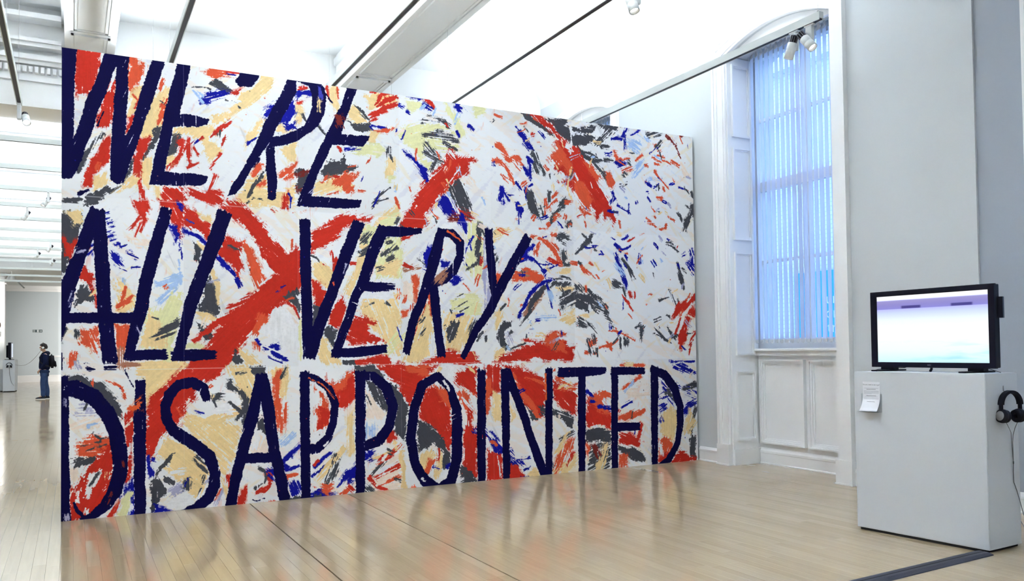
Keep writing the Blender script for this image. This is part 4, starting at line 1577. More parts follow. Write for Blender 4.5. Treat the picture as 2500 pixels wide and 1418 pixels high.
V6 1212,584,1215,590,1221,593;2,3,2
O6 361,364,368,368,377,369;2,5,2
O7 156,379,159,380,161,383;2,2,2
O8 153,383,156,384,158,387;2,2,2
P8 1305,195,1308,204,1315,211;2,2,2
B6 1202,472,1207,465,1212,459;2,3,2
B8 1197,468,1202,461,1207,455;2,2,2
R8 451,599,456,598,462,599;2,3,2
B6 343,377,351,385,359,392;2,3,2
K1 -3,775,21,773,18,694,17,624,23,641,36,691,52,729,63,774,100,775,99,726,96,674,95,637,102,650,120,719,138,776,157,775,143,722,128,678,111,618,102,592,91,556,81,552,71,561,72,610,76,671,79,713,81,753,78,748,65,705,52,668,41,627,29,589,15,557,-5,555
K1 176,775,199,776,190,728,180,684,198,685,228,680,224,671,208,664,190,663,169,660,164,630,155,582,178,580,204,582,227,578,221,565,213,562,178,558,131,557,137,596,147,638,157,692,164,725,172,751
K1 284,778,319,779,312,763,299,748,280,746,272,754,278,765
K1 368,778,382,778,382,751,366,717,344,678,335,653,320,633,300,598,283,566,273,552,259,547,266,565,288,601,305,638,322,682,342,723,355,747
K1 325,636,341,644,343,616,346,580,344,549,336,544,329,548,327,592
K2 337,662,350,663,381,678,381,658,361,649,341,644,326,636
K1 367,778,398,777,427,776,435,765,438,747,434,716,422,692,399,671,380,658,363,649,363,667,380,678,395,689,406,711,411,729,410,752,404,765,382,771,377,770
K1 368,777,382,778,382,771,364,732,364,762
b7 425,769,429,746;4,6
C8 427,743,423,720;6,5
K1 481,780,500,780,489,747,473,707,466,681,492,681,524,684,516,672,509,662,478,661,447,658,438,636,419,596,410,563,408,559,430,559,465,558,506,558,502,544,477,540,430,538,381,538,387,559,406,608,422,644,438,680,455,714,467,739
r7 461,715,465,695;12,14
V8 417,577,407,563;2,7
K1 51,506,30,443,13,389,4,336,-4,289;21,21,22,16,8
K1 53,504,59,429,63,343,71,259;21,21,21,23
K1 -6,328,57,329,117,329;18,17,17
K2 -6,390,13,395,22,376,11,346,-6,334
K1 158,514,142,455,128,399,117,337,107,304,100,262;19,20,20,21,17,15
K1 96,266,155,267;17,18
K1 253,515,234,455,215,404,196,349,187,310,175,261;25,25,22,22,18,16
K1 168,264,204,265,236,266;16,20,16
V9 22,436,35,441;6,4
V9 11,346,17,372;3,3
V9 109,315,117,302;5,5
K1 396,511,397,397,400,311,403,260;20,20,20,24
K1 499,513,478,461,457,407,432,344,417,303,406,260;24,23,22,22,23,19
K1 549,507,525,456,507,400,493,378,479,333,463,294,452,261;25,23,21,18,17,18,15
K1 540,502,582,501,626,506;20,20,10
K2 504,393,539,392,570,393;20,18,13
K1 447,265,496,267,551,272;15,19,16
W6 484,362,495,358;2,2
O6 448,398,451,392;4,2
V9 475,434,470,417;3,3
K1 671,510,658,462,643,413,627,367,607,323,593,264;18,24,22,19,18,15
K1 671,505,694,504,712,486,711,458,696,429,675,412,657,404;17,18,20,16,20,21,19
K1 652,404,657,346,661,312,668,258;19,20,18,18
B5 668,449,686,447,683,435,668,437
n7 657,414,680,433,685,424,670,402,652,402
o6 684,508,699,502,712,491;6,5,2
B6 685,405,698,419,719,415,708,403,695,401
K1 777,516,780,468,785,417,787,389;19,19,19,15
K1 870,505,837,453,806,403,778,350,746,309,715,253;21,22,22,19,17,12
K1 3,232,4,125,7,-1;15,15,14
K1 -2,214,21,213,47,198,67,172,80,141,86,107,87,74,78,42,65,19,43,3,27,0;25,27,25,23,23,23,22,22,18,13,6
K4 18,29,23,15,32,4;3,6,6
r8 74,42,67,23;4,6
r6 89,91,91,82;3,3
V8 4,195,4,185;5,5
W7 4,212,5,218;3,3
W7 27,215,34,212;2,2
V8 8,10,8,2;6,6
K1 117,222,116,160,116,76,117,-3;16,19,19,17
o4 95,175,108,181,114,193,119,197,116,176,104,171
K1 223,187,217,208,199,219,178,214,162,198,156,179,158,157,168,138,184,124,208,107,227,89,236,62,235,36,225,16,206,2,184,-5;13,17,18,18,17,16,17,18,20,20,20,18,19,20,18,10
K1 316,225,299,150,281,85,270,42,262,-3;20,21,20,18,18
K1 317,225,329,160,338,92,349,46,357,-6;21,21,20,20,19
K1 285,80,338,79;18,19
K1 394,229,394,122,395,-8;18,18,17
K1 388,226,416,218,439,199,451,170,448,138,436,106,417,89,401,88;13,12,14,14,15,16,17,18
o5 403,220,427,208,449,182;2,3,2
W9 450,115,441,101,429,93;5,6,3
W7 429,193,434,189;4,4
K1 500,228,499,104,498,-7;21,19,17
K1 493,223,527,219,552,197,565,160,557,122,537,96,509,87;14,18,21,20,20,20,19
K1 659,217,626,200,608,153,601,97,610,46,630,11,658,-8,686,6,699,48,701,103,700,149,688,189,659,217;16,19,20,20,19,22,18,22,23,23,21,16,16
W4 672,207,685,188;7,4
W6 624,15,630,8;6,6
K1 757,225,755,117,755,-7;19,20,18
K1 811,225,812,114,812,-7;19,19,16
K1 815,223,844,157,874,74,906,-7;21,19,19,20
K1 918,224,916,108,915,-7;18,18,17
o6 910,215,909,160;5,2
K1 944,217,1006,217,1063,218;21,21,16
K1 1002,216,1000,104,998,-8;20,20,17
K1 1090,223,1087,99,1086,-6;19,18,18
K1 1082,217,1171,215;19,16
K1 1091,91,1154,89;21,17
K1 1202,221,1199,93,1198,-5;22,20,18
K1 1194,219,1231,204,1259,173,1276,129,1274,82,1265,43,1239,8,1205,-4;17,22,23,21,19,17,17,6'''

# ================================================================== THE SETTING
XW = 6.59            # window wall
X_LEFT, Y_BACK, Y_FAR = -4.6, -4.0, 47.2
Z_CEIL = 5.5
HEAD0, HEAD1, Z_HEAD = 11.23, 11.88, 4.3
XB = 7.0             # back of the window recesses
WIN_Y = (6.30, 10.03, 2.80)
OW, AW = .74, .92    # half opening, half architrave
def z_in(t): return 4.66+.17*(1-t*t)
def z_out(t): return 4.80+.155*(1-t*t)

# ---- floor: strip boards, each with its own chamfered edges
floor = struct(empty('floor', (0,0,0)), 'polished pale maple strip floor of the gallery')
FX0, FX1, FY0, FY1 = -3.6, 7.02, .4, 15.2
mb = MB(); mb.box(X_LEFT-.2, FX1, Y_BACK-.2, Y_FAR+.2, -.08, -.012); mb.build('floor_bed', dark_base, floor)
mb = MB()
mb.box(X_LEFT-.2, FX0, FY0, FY1, -.01, 0); mb.box(X_LEFT-.2, FX1, FY1, Y_FAR+.2, -.01, 0); mb.box(X_LEFT-.2, FX1, Y_BACK-.2, FY0, -.01, 0)
mb.build('floor_surface', floor_m, floor)
SW = .0762
def unit_plank():
    b = MB(); V = [(0,0,-.01),(1,0,-.01),(1,1,-.01),(0,1,-.01),(0,0,-.0005),(1,0,-.0005),(1,1,-.0005),(0,1,-.0005),(.008,.0008,0),(.992,.0008,0),(.992,.9992,0),(.008,.9992,0)]
    b.add(V, [(8,9,10,11),(4,5,9,8),(5,6,10,9),(6,7,11,10),(7,4,8,11),(0,1,5,4),(1,2,6,5),(2,3,7,6),(3,0,4,7)])
    return b.mesh('plank')
plank_me = unit_plank(); plank_me.materials.append(floor_m)
boards = []
rb = random.Random(5)
for a, b in ((FX0, 1.3895), (1.3985, 2.2850), (2.2935, FX1)):
    n = max(1, round((b-a)/SW)); w = (b-a)/n
    for i in range(n):
        y = FY0-rb.uniform(0, .9)
        while y < FY1:
            ln = rb.uniform(.45, 1.25); y0, y1 = max(y, FY0), min(y+ln, FY1)
            if y1-y0 > .05: boards.append((a+i*w+.00025, a+(i+1)*w-.00025, y0+.00025, y1-.00025, rb.betavariate(2.2, 2.2)))
            y += ln
def board_rank(q):
    x, y = (q[0]+q[1])/2, (q[2]+q[3])/2; d = Vector((x, y, -CAM_H)); z = d.dot(fwd)
    if z < .5: return 0
    px = 1250+2002*d.dot(r_)/z; py = 799-2002*d.dot(u_)/z
    hid = y > 7.6 and px > 150
    hid2 = 5.0 < x and y < 4.2
    if not (-40 < px < 2540 and py < 1480) or hid or hid2: return 0
    return (q[1]-q[0])*(q[3]-q[2])/z**3
boards.sort(key=board_rank, reverse=True)
for q in boards[:300]:
    o = bpy.data.objects.new('plank', plank_me); COLL.objects.link(o); o.parent = floor
    o.location = (q[0], q[2], 0); o.scale = (q[1]-q[0], q[3]-q[2], 1); o.color = (q[4], 0, 0, 1)
rest = boards[300:]
base_v = np.array([v.co[:] for v in plank_me.vertices]); base_f = [tuple(p.vertices) for p in plank_me.polygons]
V = np.zeros((len(rest), 12, 3)); tone = []
for i, q in enumerate(rest):
    V[i] = base_v*np.array((q[1]-q[0], q[3]-q[2], 1))+np.array((q[0], q[2], 0)); tone += [q[4]]*12
F = [tuple(k+12*i for k in f) for i in range(len(rest)) for f in base_f]
me = bpy.data.meshes.new('far_planks'); me.from_pydata(V.reshape(-1,3).tolist(), [], F)
at = me.attributes.new('tone', 'FLOAT', 'POINT'); at.data.foreach_set('value', tone); me.update()
o = link('far_planks', me, floor_m, floor); o['kind'] = 'stuff'; o.color = (0,0,0,1)
for c in floor.children:
    if c.name.startswith('floor_surface'): c.color = (.5,0,0,1)

# ---- window wall with arched openings
def wall_run(name, x, y0, y1, wins, m, label):
    b = MB(); ys = sorted(wins); cur = y0
    for yc in ys:
        b.box(x, x+.7, cur, yc-OW, 0, 6.0); cur = yc+OW
        N = 14
        for k in range(N):
            t0, t1 = -1+2*k/N, -1+2*(k+1)/N
            a0, a1 = yc+t0*OW, yc+t1*OW; z0, z1 = z_in(t0)+.004, z_in(t1)+.004
            b.face([(x,a0,z0),(x,a1,z1),(x,a1,6.0),(x,a0,6.0)])
            b.face([(x,a0,z0),(x+.7,a0,z0),(x+.7,a1,z1),(x,a1,z1)])
            b.face([(x+.7,a0,z0),(x+.7,a0,6.0),(x+.7,a1,6.0),(x+.7,a1,z1)])
    b.box(x, x+.7, cur, y1, 0, 6.0)
    return struct(b.build(name, m), label)
wall_run('wall_right', XW, 4.13, Y_FAR, (6.30, 10.03), wall_paint, 'pale grey window wall with tall arched openings')
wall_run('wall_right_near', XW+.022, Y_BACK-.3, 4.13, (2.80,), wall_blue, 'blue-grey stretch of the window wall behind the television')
b = MB(); b.box(X_LEFT-.3, XW, Y_FAR, Y_FAR+.3, 0, 6.0); struct(b.build('wall_far', far_paint), 'pale grey end wall of the far gallery')
b = MB(); b.box(X_LEFT-.3, X_LEFT, Y_BACK-.3, Y_FAR, 0, 6.0); struct(b.build('wall_left', wall_paint), 'pale grey wall opposite the windows')
b = MB(); b.box(X_LEFT, XW+.02, Y_BACK-.3, Y_BACK, 0, 6.0); struct(b.build('wall_back', wall_paint), 'pale grey wall behind the viewer')

# ---- ceilings, header, beams
b = MB(); b.box(X_LEFT, XW, Y_BACK, HEAD0, Z_CEIL, Z_CEIL+.15)
N = 8
cv = [(XW, Z_CEIL-.34)]+[(XW-.34+.34*math.cos(k/N*math.pi/2), Z_CEIL-.34+.34*math.sin(k/N*math.pi/2)) for k in range(N+1)]+[(XW, Z_CEIL)]
b.sweep(cv[1:], 'Y', Y_BACK, HEAD0)
struct(b.build('ceiling', ceil_paint), 'brightly uplit white ceiling above the mural')
b = MB(); b.box(X_LEFT, XW, 38.0, Y_FAR, 4.78, 5.35); struct(b.build('ceiling_end', ceil_paint), 'lower white ceiling before the far end wall')
b = MB(); b.box(X_LEFT, XW, HEAD1, 38.0, 5.2, 5.35)
struct(b.build('ceiling_far', ceil_paint), 'white ceiling of the far gallery')
hd = struct(empty('beam_header', (0, HEAD0, Z_HEAD)), 'deep white cross beam with dentil cornice between the galleries')
b = MB(); b.box(X_LEFT, XW, HEAD0, HEAD1, Z_HEAD, 5.95); local(b.build('beam_body', beam_paint), hd)
b = MB()
for (d, z0, z1) in ((.03,4.60,4.65),(.07,4.79,4.84),(.11,4.84,4.90),(.15,4.98,5.03),(.18,5.03,5.07),(.22,5.30,5.36)): b.box(X_LEFT, XW if z1 < 4.9 else -.12, HEAD0-d, HEAD0, z0, z1)
local(b.build('cornice_moulding', white_paint), hd)
b = MB(); x = X_LEFT+.05
while x < XW-.1: b.box(x, x+.036, HEAD0-.06, HEAD0, 4.70, 4.77); x += .062
o = local(b.build('dentil_course', white_paint), hd); o['kind'] = 'stuff'
def ceiling_beam(x0, x1, label):
    e = struct(empty('beam_ceiling', ((x0+x1)/2, HEAD0, 5.0)), label)
    q = MB(); q.box(x0, x1, Y_BACK, HEAD0-.02, 5.0, Z_CEIL+.02); local(q.build('beam_body', beam_paint), e)
    q = MB()
    for s0, s1 in ((x0-.035, x0), (x1, x1+.035)): q.box(s0, s1, Y_BACK, HEAD0-.02, 5.34, 5.44)
    local(q.build('side_moulding', white_paint), e)
    yy = 11.1; 
    while yy > Y_BACK+.5:
        y1 = yy; y0 = yy-(.62 if yy > 10.5 else 3.3)
        q = MB(); w = .028; i0, i1 = x0+.065, x1-.065
        for k, (dw, dz) in enumerate(((0,.022),(.034,.012))):
            a0, a1, c0, c1 = i0+dw, i1-dw, y0+dw, y1-dw
            q.box(a0, a0+w, c0, c1, 5.0-dz, 5.0); q.box(a1-w, a1, c0, c1, 5.0-dz, 5.0); q.box(a0, a1, c0, c0+w, 5.0-dz, 5.0); q.box(a0, a1, c1-w, c1, 5.0-dz, 5.0)
        local(q.build('soffit_panel', beam_paint), e)
        yy = y0-.1
    return e
ceiling_beam(-.085, .45, 'panelled white ceiling beam above the mural\'s left end')
ceiling_beam(3.26, 3.86, 'panelled white ceiling beam above the middle of the mural')
for k, y in enumerate((13.15, 16.72, 20.22, 23.72, 27.22, 31.9, 34.5)):
    b = MB(); b.box(X_LEFT, XW, y-.22, y+.22, 4.9, 5.21); b.box(X_LEFT, XW, y-.28, y+.28, 5.08, 5.16)
    struct(b.build('beam_far', beam_paint), 'white cross beam of the far gallery ceiling')

# ---- skirting
def skirting(name, pts_y, x, side=-1, h=.165, parent=None, m=white_paint):
    b = MB(); y0, y1 = pts_y; s = side
    prof = [(0,0),(s*.026,0),(s*.026,.012),(s*.019,.018),(s*.019,h-.05),(s*.024,h-.046),(s*.024,h-.03),(s*.014,h-.012),(s*.008,h),(0,h)]
    b.sweep([(x+p, z) for p, z in prof], 'Y', y0, y1)
    o = b.build(name, m)
    return struct(o)
def skirting_x(name, xs, y, side=-1, h=.165):
    b = MB(); s = side
    prof = [(0,0),(s*.026,0),(s*.026,.012),(s*.019,.018),(s*.019,h-.05),(s*.024,h-.046),(s*.024,h-.03),(s*.014,h-.012),(s*.008,h),(0,h)]
    b.sweep([(y+p, z) for p, z in prof], 'X', *xs)
    return struct(b.build(name, white_paint))
skirting('baseboard_right', (6.30+AW+.005, 7.579), XW)
skirting('baseboard_right', (4.13, 6.30-AW-.005), XW)
skirting('baseboard_right', (2.80+AW+.005, 4.13), XW+.022)
skirting('baseboard_right', (7.9, 10.03-AW-.005), XW)
skirting('baseboard_right', (10.03+AW+.005, Y_FAR), XW)
skirting('baseboard_left', (Y_BACK, Y_FAR), X_LEFT, 1)
skirting_x('baseboard_far', (X_LEFT, XW), Y_FAR, -1, .34)
b = MB(); b.sweep([(Y_FAR+p, 1.22+z) for p, z in ((0,0),(-.03,.01),(-.05,.05),(-.05,.08),(0,.09))], 'X', -1.05, XW); struct(b.build('trim_1', white_paint), 'white dado rail on the far wall')
b = MB(); b.box(X_LEFT, XW, Y_FAR-.10, Y_FAR, 4.50, 4.78); b.box(X_LEFT, XW, Y_FAR-.22, Y_FAR, 4.62, 4.78); struct(b.build('trim_2', white_paint), 'white cornice at the top of the far wall')
# pier at the left of the far gallery
pr = struct(empty('column', (-2.9, 40.3, 0)), 'square white pier at the left edge of the far gallery')
b = MB(); b.box(-3.4, -2.48, 40.0, 40.7, 0, 4.79); local(b.build('shaft', white_paint), pr)
b = MB(); b.box(-3.46, -2.42, 39.94, 40.76, 4.30, 4.36); b.box(-3.5, -2.38, 39.9, 40.8, 4.44, 4.52); b.box(-3.46, -2.42, 39.94, 40.76, 4.60, 4.79); local(b.build('capital', white_paint), pr)
b = MB(); b.box(-3.44, -2.44, 39.96, 40.74, 0, .34); local(b.build('pier_base', white_paint), pr)

# ---- windows
def panel_frame(b, plane, fixed, a0, a1, z0, z1, w, dz, sgn):
    """raised moulding frame on a plane of constant X ('X') or constant Y ('Y')"""
    R = ((a0, a1, z0, z0+w), (a0, a1, z1-w, z1), (a0, a0+w, z0+w, z1-w), (a1-w, a1, z0+w, z1-w))
    for p0, p1, q0, q1 in R:
        if plane == 'X': b.box(min(fixed, fixed+sgn*dz), max(fixed, fixed+sgn*dz), p0, p1, q0, q1)
        else: b.box(p0, p1, min(fixed, fixed+sgn*dz), max(fixed, fixed+sgn*dz), q0, q1)
def window(n, yc, x, label):
    e = struct(empty('window_%d' % n, (x, yc, 0)), label)
    P = lambda bb, nm, m=white_paint: local(bb.build(nm, m), e)
    # architrave with an arched head
    N = 16; path = []
    for s in (-1,):
        path += [(-1, None, .23)]
    inner = [(-OW, .23)]+[(t*OW, z_in(t)) for t in [-1+2*k/N for k in range(N+1)]]+[(OW, .23)]
    outer = [(-AW, .23)]+[(t*AW, z_out(t)) for t in [-1+2*k/N for k in range(N+1)]]+[(AW, .23)]
    def ring(bb, f0, f1, d0, d1):
        mixp = lambda f: [(i[0]+(o_[0]-i[0])*f, i[1]+(o_[1]-i[1])*f) for i, o_ in zip(inner, outer)]
        A, B = mixp(f0), mixp(f1)
        for k in range(len(A)-1):
            a0, a1, b0, b1 = A[k], A[k+1], B[k], B[k+1]
            f = lambda p, d: (x-d, yc+p[0], p[1])
            bb.face([f(a0,d1), f(a1,d1), f(b1,d1), f(b0,d1)]); bb.face([f(a0,d0), f(a1,d0), f(a1,d1), f(a0,d1)]); bb.face([f(b0,d0), f(b1,d0), f(b1,d1), f(b0,d1)])
        for p, q in ((A[0], B[0]), (A[-1], B[-1])):
            f = lambda p, d: (x-d, yc+p[0], p[1]); bb.face([f(p,d0), f(q,d0), f(q,d1), f(p,d1)])
    b = MB(); ring(b, 0, .16, -.03, .022); ring(b, .16, .62, 0, .032); ring(b, .62, .82, 0, .046); ring(b, .82, 1, 0, .058); P(b, 'architrave')
    for s in (-1, 1):
        b = MB(); lo, hi = sorted((yc+s*(OW-.004), yc+s*(AW+.006))); b.box(x-.064, x+.02, lo, hi, 0, .235); b.box(x-.072, x+.02, lo-.008, hi+.008, 0, .016); P(b, 'plinth_block')
    # panelled reveals
    for s in (-1, 1):
        y = yc+s*OW
        b = MB(); b.box(x+.001, XB, min(y, y-s*.018), max(y, y-s*.018), .0, 4.66); P(b, 'reveal_lining')
        for z0, z1 in ((.27,1.06),(1.24,2.42),(2.56,3.62),(3.74,4.58)):
            b = MB(); panel_frame(b, 'Y', y-s*.018, x+.06, XB-.07, z0, z1, .022, .026, -s); panel_frame(b, 'Y', y-s*.018, x+.082, XB-.092, z0+.022, z1-.022, .014, .012, -s); P(b, 'reveal_panel')
    b = MB(); b.sweep([(x+.001, 0), (XB, 0), (XB, .175), (x+.001, .175)], 'Y', yc+OW-.04, yc+OW-.018); b.sweep([(x+.001, 0), (XB, 0), (XB, .175), (x+.001, .175)], 'Y', yc-OW+.018, yc-OW+.04)
    prof = [(0,0),(-.03,0),(-.03,.012),(-.022,.018),(-.022,.12),(-.028,.126),(-.028,.148),(-.012,.17),(-.008,.18),(0,.18)]
    b.sweep([(XB+p, z) for p, z in prof], 'Y', yc-OW+.018, yc+OW-.018); P(b, 'recess_skirting')
    # apron and its two panels
    b = MB(); b.box(XB, XB+.06, yc-OW, yc+OW, 0, 1.24); P(b, 'apron')
    for a0, a1 in ((yc+.03, yc+.68), (yc-.68, yc-.03)):
        b = MB(); panel_frame(b, 'X', XB, a0, a1, .235, 1.19, .020, .045, -1); panel_frame(b, 'X', XB, a0+.020, a1-.020, .255, 1.17, .020, .030, -1); panel_frame(b, 'X', XB, a0+.040, a1-.040, .275, 1.15, .018, .014, -1); P(b, 'apron_panel')
    b = MB(); b.box(XB-.09, XB+.12, yc-OW+.001, yc+OW-.001, 1.285, 1.315, bev=.006); b.box(XB-.055, XB+.06, yc-OW+.001, yc+OW-.001, 1.235, 1.285); P(b, 'sill')
    # sashes
    b = MB(); xf0, xf1 = XB+.02, XB+.09
    b.box(xf0, xf1, yc-OW, yc-OW+.07, 1.3, 4.83); b.box(xf0, xf1, yc+OW-.07, yc+OW, 1.3, 4.83); b.box(xf0-.01, xf1, yc-OW, yc+OW, 4.66, 4.84)
    P(b, 'frame')
    b = MB()
    for k in range(N):
        t0, t1 = -1+2*k/N, -1+2*(k+1)/N; a0, a1 = yc+t0*OW, yc+t1*OW
        b.face([(x+.07,a0,4.655),(x+.07,a1,4.655),(x+.07,a1,z_in(t1)+.02),(x+.07,a0,z_in(t0)+.02)]); b.face([(x+.07,a0,4.655),(x+.07,a1,4.655),(x+.11,a1,4.655),(x+.11,a0,4.655)])
    P(b, 'arch_board')
    b = MB(); b.box(xf0+.005, xf1-.005, yc-.05, yc+.05, 1.3, 4.7); P(b, 'mullion')
    b = MB(); b.box(xf0-.01, xf1-.01, yc-OW+.06, yc+OW-.06, 3.12, 3.23); P(b, 'meeting_rail')
    b = MB(); b.box(xf0, xf1-.02, yc-OW+.06, yc+OW-.06, 1.3, 1.43); P(b, 'bottom_rail')
    for z in (3.95, 2.31):
        b = MB(); b.box(xf0+.01, xf1-.025, yc-OW+.06, yc+OW-.06, z-.018, z+.018); P(b, 'glazing_bar')
    for z0, z1 in ((1.43,2.292),(2.328,3.12),(3.23,3.932),(3.968,4.66)):
        for y0, y1 in ((yc-OW+.07, yc-.05), (yc+.05, yc+OW-.07)):
            b = MB(); b.box(XB+.052, XB+.056, y0, y1, z0, z1); P(b, 'pane', glass_m)
    return e
window(1, 6.30, XW, 'tall arched white sash window between the mural and the television')
window(2, 10.03, XW, 'arched white sash window rising behind the mural')
window(3, 2.80, XW+.022, 'arched white window at the picture\'s right border')

# ---- outside: white painted brick building across a light well
bl = empty('neighbouring_building', (11.2, 7.5, 0))
tag(bl, 'white painted brick building seen through the window blinds', 'building')
b = MB(); b.box(11.2, 11.6, -4, 20, -2, 6.2); b.box(11.0, 11.6, -4, 20, 6.2, 6.5); local(b.build('wall', brick_m), bl)
for y0 in (3.4, 7.9, 10.9, 14.0):
    b = MB(); b.box(11.15, 11.25, y0, y0+1.1, 5.2, 6.15); f = local(b.build('window', white_paint), bl)
    b = MB(); b.box(11.13, 11.16, y0+.08, y0+1.02, 5.28, 6.07); g = b.build('pane', mat('far_glass', (.07,.13,.30,1), .1, .6)); local(g, bl)
b = MB(); b.box(7.3, 11.2, -4, 20, -2.1, -2); struct(b.build('ground_outside', mat('paving', (.4,.42,.44,1), .8, .2, noise=.1)), 'paved light well outside')
bn = empty('banner', (11.1, 9.6, 1.2)); tag(bn, 'cyan banner with white lettering hanging on the brick wall outside', 'banner')
b = MB(); b.box(11.14, 11.17, 9.1, 10.3, 1.2, 2.6); local(b.build('cloth', mat('cyan_cloth', (.05,.42,.80,1), .7, .2, noise=.03)), bn)
def lettering(txt, loc, rot, size, m, parent, name='lettering', extr=.0008):
    c = bpy.data.curves.new(name, 'FONT'); c.body = txt; c.size = size; c.extrude = extr; c.align_x = 'CENTER'; c.align_y = 'CENTER'
    c.materials.append(m); o = bpy.data.objects.new(name, c); COLL.objects.link(o); o.location = loc; o.rotation_euler = rot
    bpy.context.view_layer.update(); me = bpy.data.meshes.new_from_object(o.evaluated_get(bpy.context.evaluated_depsgraph_get())); me.name = name
    bpy.data.objects.remove(o); o = link(name, me, m); o.location = loc; o.rotation_euler = rot
    if parent: local(o, parent)
    return o
for k, t in enumerate(('w', 'a ur', 'le or', 'e tr')):
    for j, wd_ in enumerate(t.split()): lettering(wd_, (11.135, 9.95-.45*j, 2.36-.24*k), (math.pi/2, 0, -math.pi/2), .26, sign_white, bn)

# ================================================================== THE MURAL
MX0, MX1, MZ, MY = -.0795, 6.553, 3.858, 7.583
SEAM_X = (.852, 1.836, 2.835, 3.839, 4.845, 5.842); SEAM_Z = (2.644, 1.208)
mural = empty('mural_wall', (3.237, MY+.15, 0))
tag(mural, 'free-standing wall pasted with a red, cream and navy mural lettered WE\'RE ALL VERY DISAPPOINTED', 'mural')
b = MB(); b.box(MX0, MX1, MY+.003, MY+.30, 0, MZ-.001); local(b.build('board', board_white), mural)
pix = paint_mural(MURAL_DATA, seams=[s-MX0 for s in SEAM_X], rows=SEAM_Z)
Hh, Ww = pix.shape[:2]
img = bpy.data.images.new('mural_paint', Ww, Hh, alpha=False)
buf = np.ones((Hh, Ww, 4), np.float32); buf[..., :3] = pix[::-1]/255.; img.pixels.foreach_set(buf.ravel()); img.update(); img.pack()
mural_m = bpy.data.materials.new('mural_print'); mural_m.use_nodes = True; nt = mural_m.node_tree
ti = nt.nodes.new('ShaderNodeTexImage'); ti.image = img; ti.interpolation = 'Linear'; ti.extension = 'EXTEND'
pb = nt.nodes['Principled BSDF']; pb.inputs['Roughness'].default_value = .6; pb.inputs['Specular IOR Level'].default_value = .06
nt.links.new(ti.outputs[0], pb.inputs['Base Color'])
xs = (MX0,)+SEAM_X+(MX1,); zs = (MZ,)+SEAM_Z+(0,)
rs = random.Random(3)
for j in range(3):
    for i in range(7):
        x0, x1, z1, z0 = xs[i]+.0002, xs[i+1]-.0002, zs[j]-.0002, zs[j+1]+.0002
        d = rs.uniform(0, .0014)
        me = bpy.data.meshes.new('sheet'); y0, y1 = MY-d, MY+.0028
        V = [(x0,y0,z0),(x1,y0,z0),(x1,y0,z1),(x0,y0,z1),(x0,y1,z0),(x1,y1,z0),(x1,y1,z1),(x0,y1,z1)]
        Fc = [(0,1,2,3),(5,4,7,6),(4,0,3,7),(1,5,6,2),(3,2,6,7),(4,5,1,0)]
        me.from_pydata(V, [], Fc); uv = me.uv_layers.new(name='UVMap')
        for p in me.polygons:
            for li in p.loop_indices:
                v = V[me.loops[li].vertex_index]; uv.data[li].uv = ((v[0]-MX0)/(MX1-MX0), v[2]/MZ)
        me.update(); local(link('sheet', me, mural_m), mural)

# ================================================================== TRACK LIGHTING
Z_TR = 4.095
def track(label, axis, pos, a, b_, z=Z_TR, ceil=Z_CEIL, wires=(), group=None, watts=UPLIGHT, name='lighting_track', spread=170):
    mid = (a+b_)/2; loc = (pos, mid, z) if axis == 'Y' else (mid, pos, z)
    e = empty(name, loc); tag(e, label, 'track lighting', group)
    prof = [(-.026,0),(-.026,.068),(.026,.068),(.026,0),(.019,0),(.019,.014),(-.019,.014),(-.019,0)]
    q = MB(); q.sweep([(p+pos, s+z) for p, s in prof], axis, a, b_); local(q.build('profile', track_white), e)
    q = MB()
    if axis == 'Y': q.box(pos-.0185, pos+.0185, a+.01, b_-.01, z+.003, z+.0145)
    else: q.box(a+.01, b_-.01, pos-.0185, pos+.0185, z+.003, z+.0145)
    local(q.build('conductor_slot', track_slot), e)
    for w in wires:
        q = MB(); p = (pos, w) if axis == 'Y' else (w, pos); q.tube([(p[0], p[1], z+.06), (p[0], p[1], ceil-.002)], .0014, 5); q.box(p[0]-.006, p[0]+.006, p[1]-.006, p[1]+.006, z+.066, z+.086)
        local(q.build('suspension_wire', wire_mat), e)
    if not watts: return e
    ld = bpy.data.lights.new('uplight', 'AREA'); ld.shape = 'RECTANGLE'; ld.color = (.83, .92, 1.0)
    ld.spread = math.radians(spread); L = b_-a; ld.energy = watts*L; ld.size = .045; ld.size_y = L-.1
    if axis == 'X': ld.size, ld.size_y = L-.1, .045
    lo = bpy.data.objects.new('uplight', ld); COLL.objects.link(lo); lo.location = (loc[0], loc[1], z+.082); lo.rotation_euler = (math.pi, 0, 0); local(lo, e)
    return e
TR_G = 'tracks above the mural'
TX = (-.516, .823, 2.381, 3.744, 5.575)
lab = ('thin grey lighting track at the far left, ending in a glowing spotlight', 'lighting track rising straight above the second letter E of the mural\'s left end', 'lighting track above the mural\'s second word part, left of the panelled beam', 'lighting track right of the panelled beam, carrying a white spotlight at the top border', 'lighting track nearest the windows, carrying two white spotlights')
lab = ('thin lighting track at the far left, ending in a glowing spotlight', 'dark thin lighting track rising above the first E of the mural', 'lighting track just left of the panelled beam over the mural\'s middle', 'lighting track right of the panelled beam, with a spotlight at the top border', 'lighting track nearest the windows, carrying two white spotlights')
ends = ((Y_BACK+.5, 10.48), (Y_BACK+.5, 10.6), (Y_BACK+.5, 10.6), (Y_BACK+.5, 10.6), (4.795, 10.6))
for x, l, (a, b_) in zip(TX, lab, ends):
    ws = [y for y in (-2.9, -1.0, .9, 2.8, 4.66, 6.56, 8.44, 10.3) if a+.02 < y < b_]
    if x > 5: ws = [4.83, 6.62, 8.5, 10.3]
    track(l, 'Y', x, a, b_, wires=ws, group=TR_G, watts=UPLIGHT*(.7, .7, 1.3, 0, 1.3)[TX.index(x)], spread=(80, 72, 96, 90, 132)[TX.index(x)], ceil=4.975 if 3.2 < x < 3.9 else Z_CEIL)
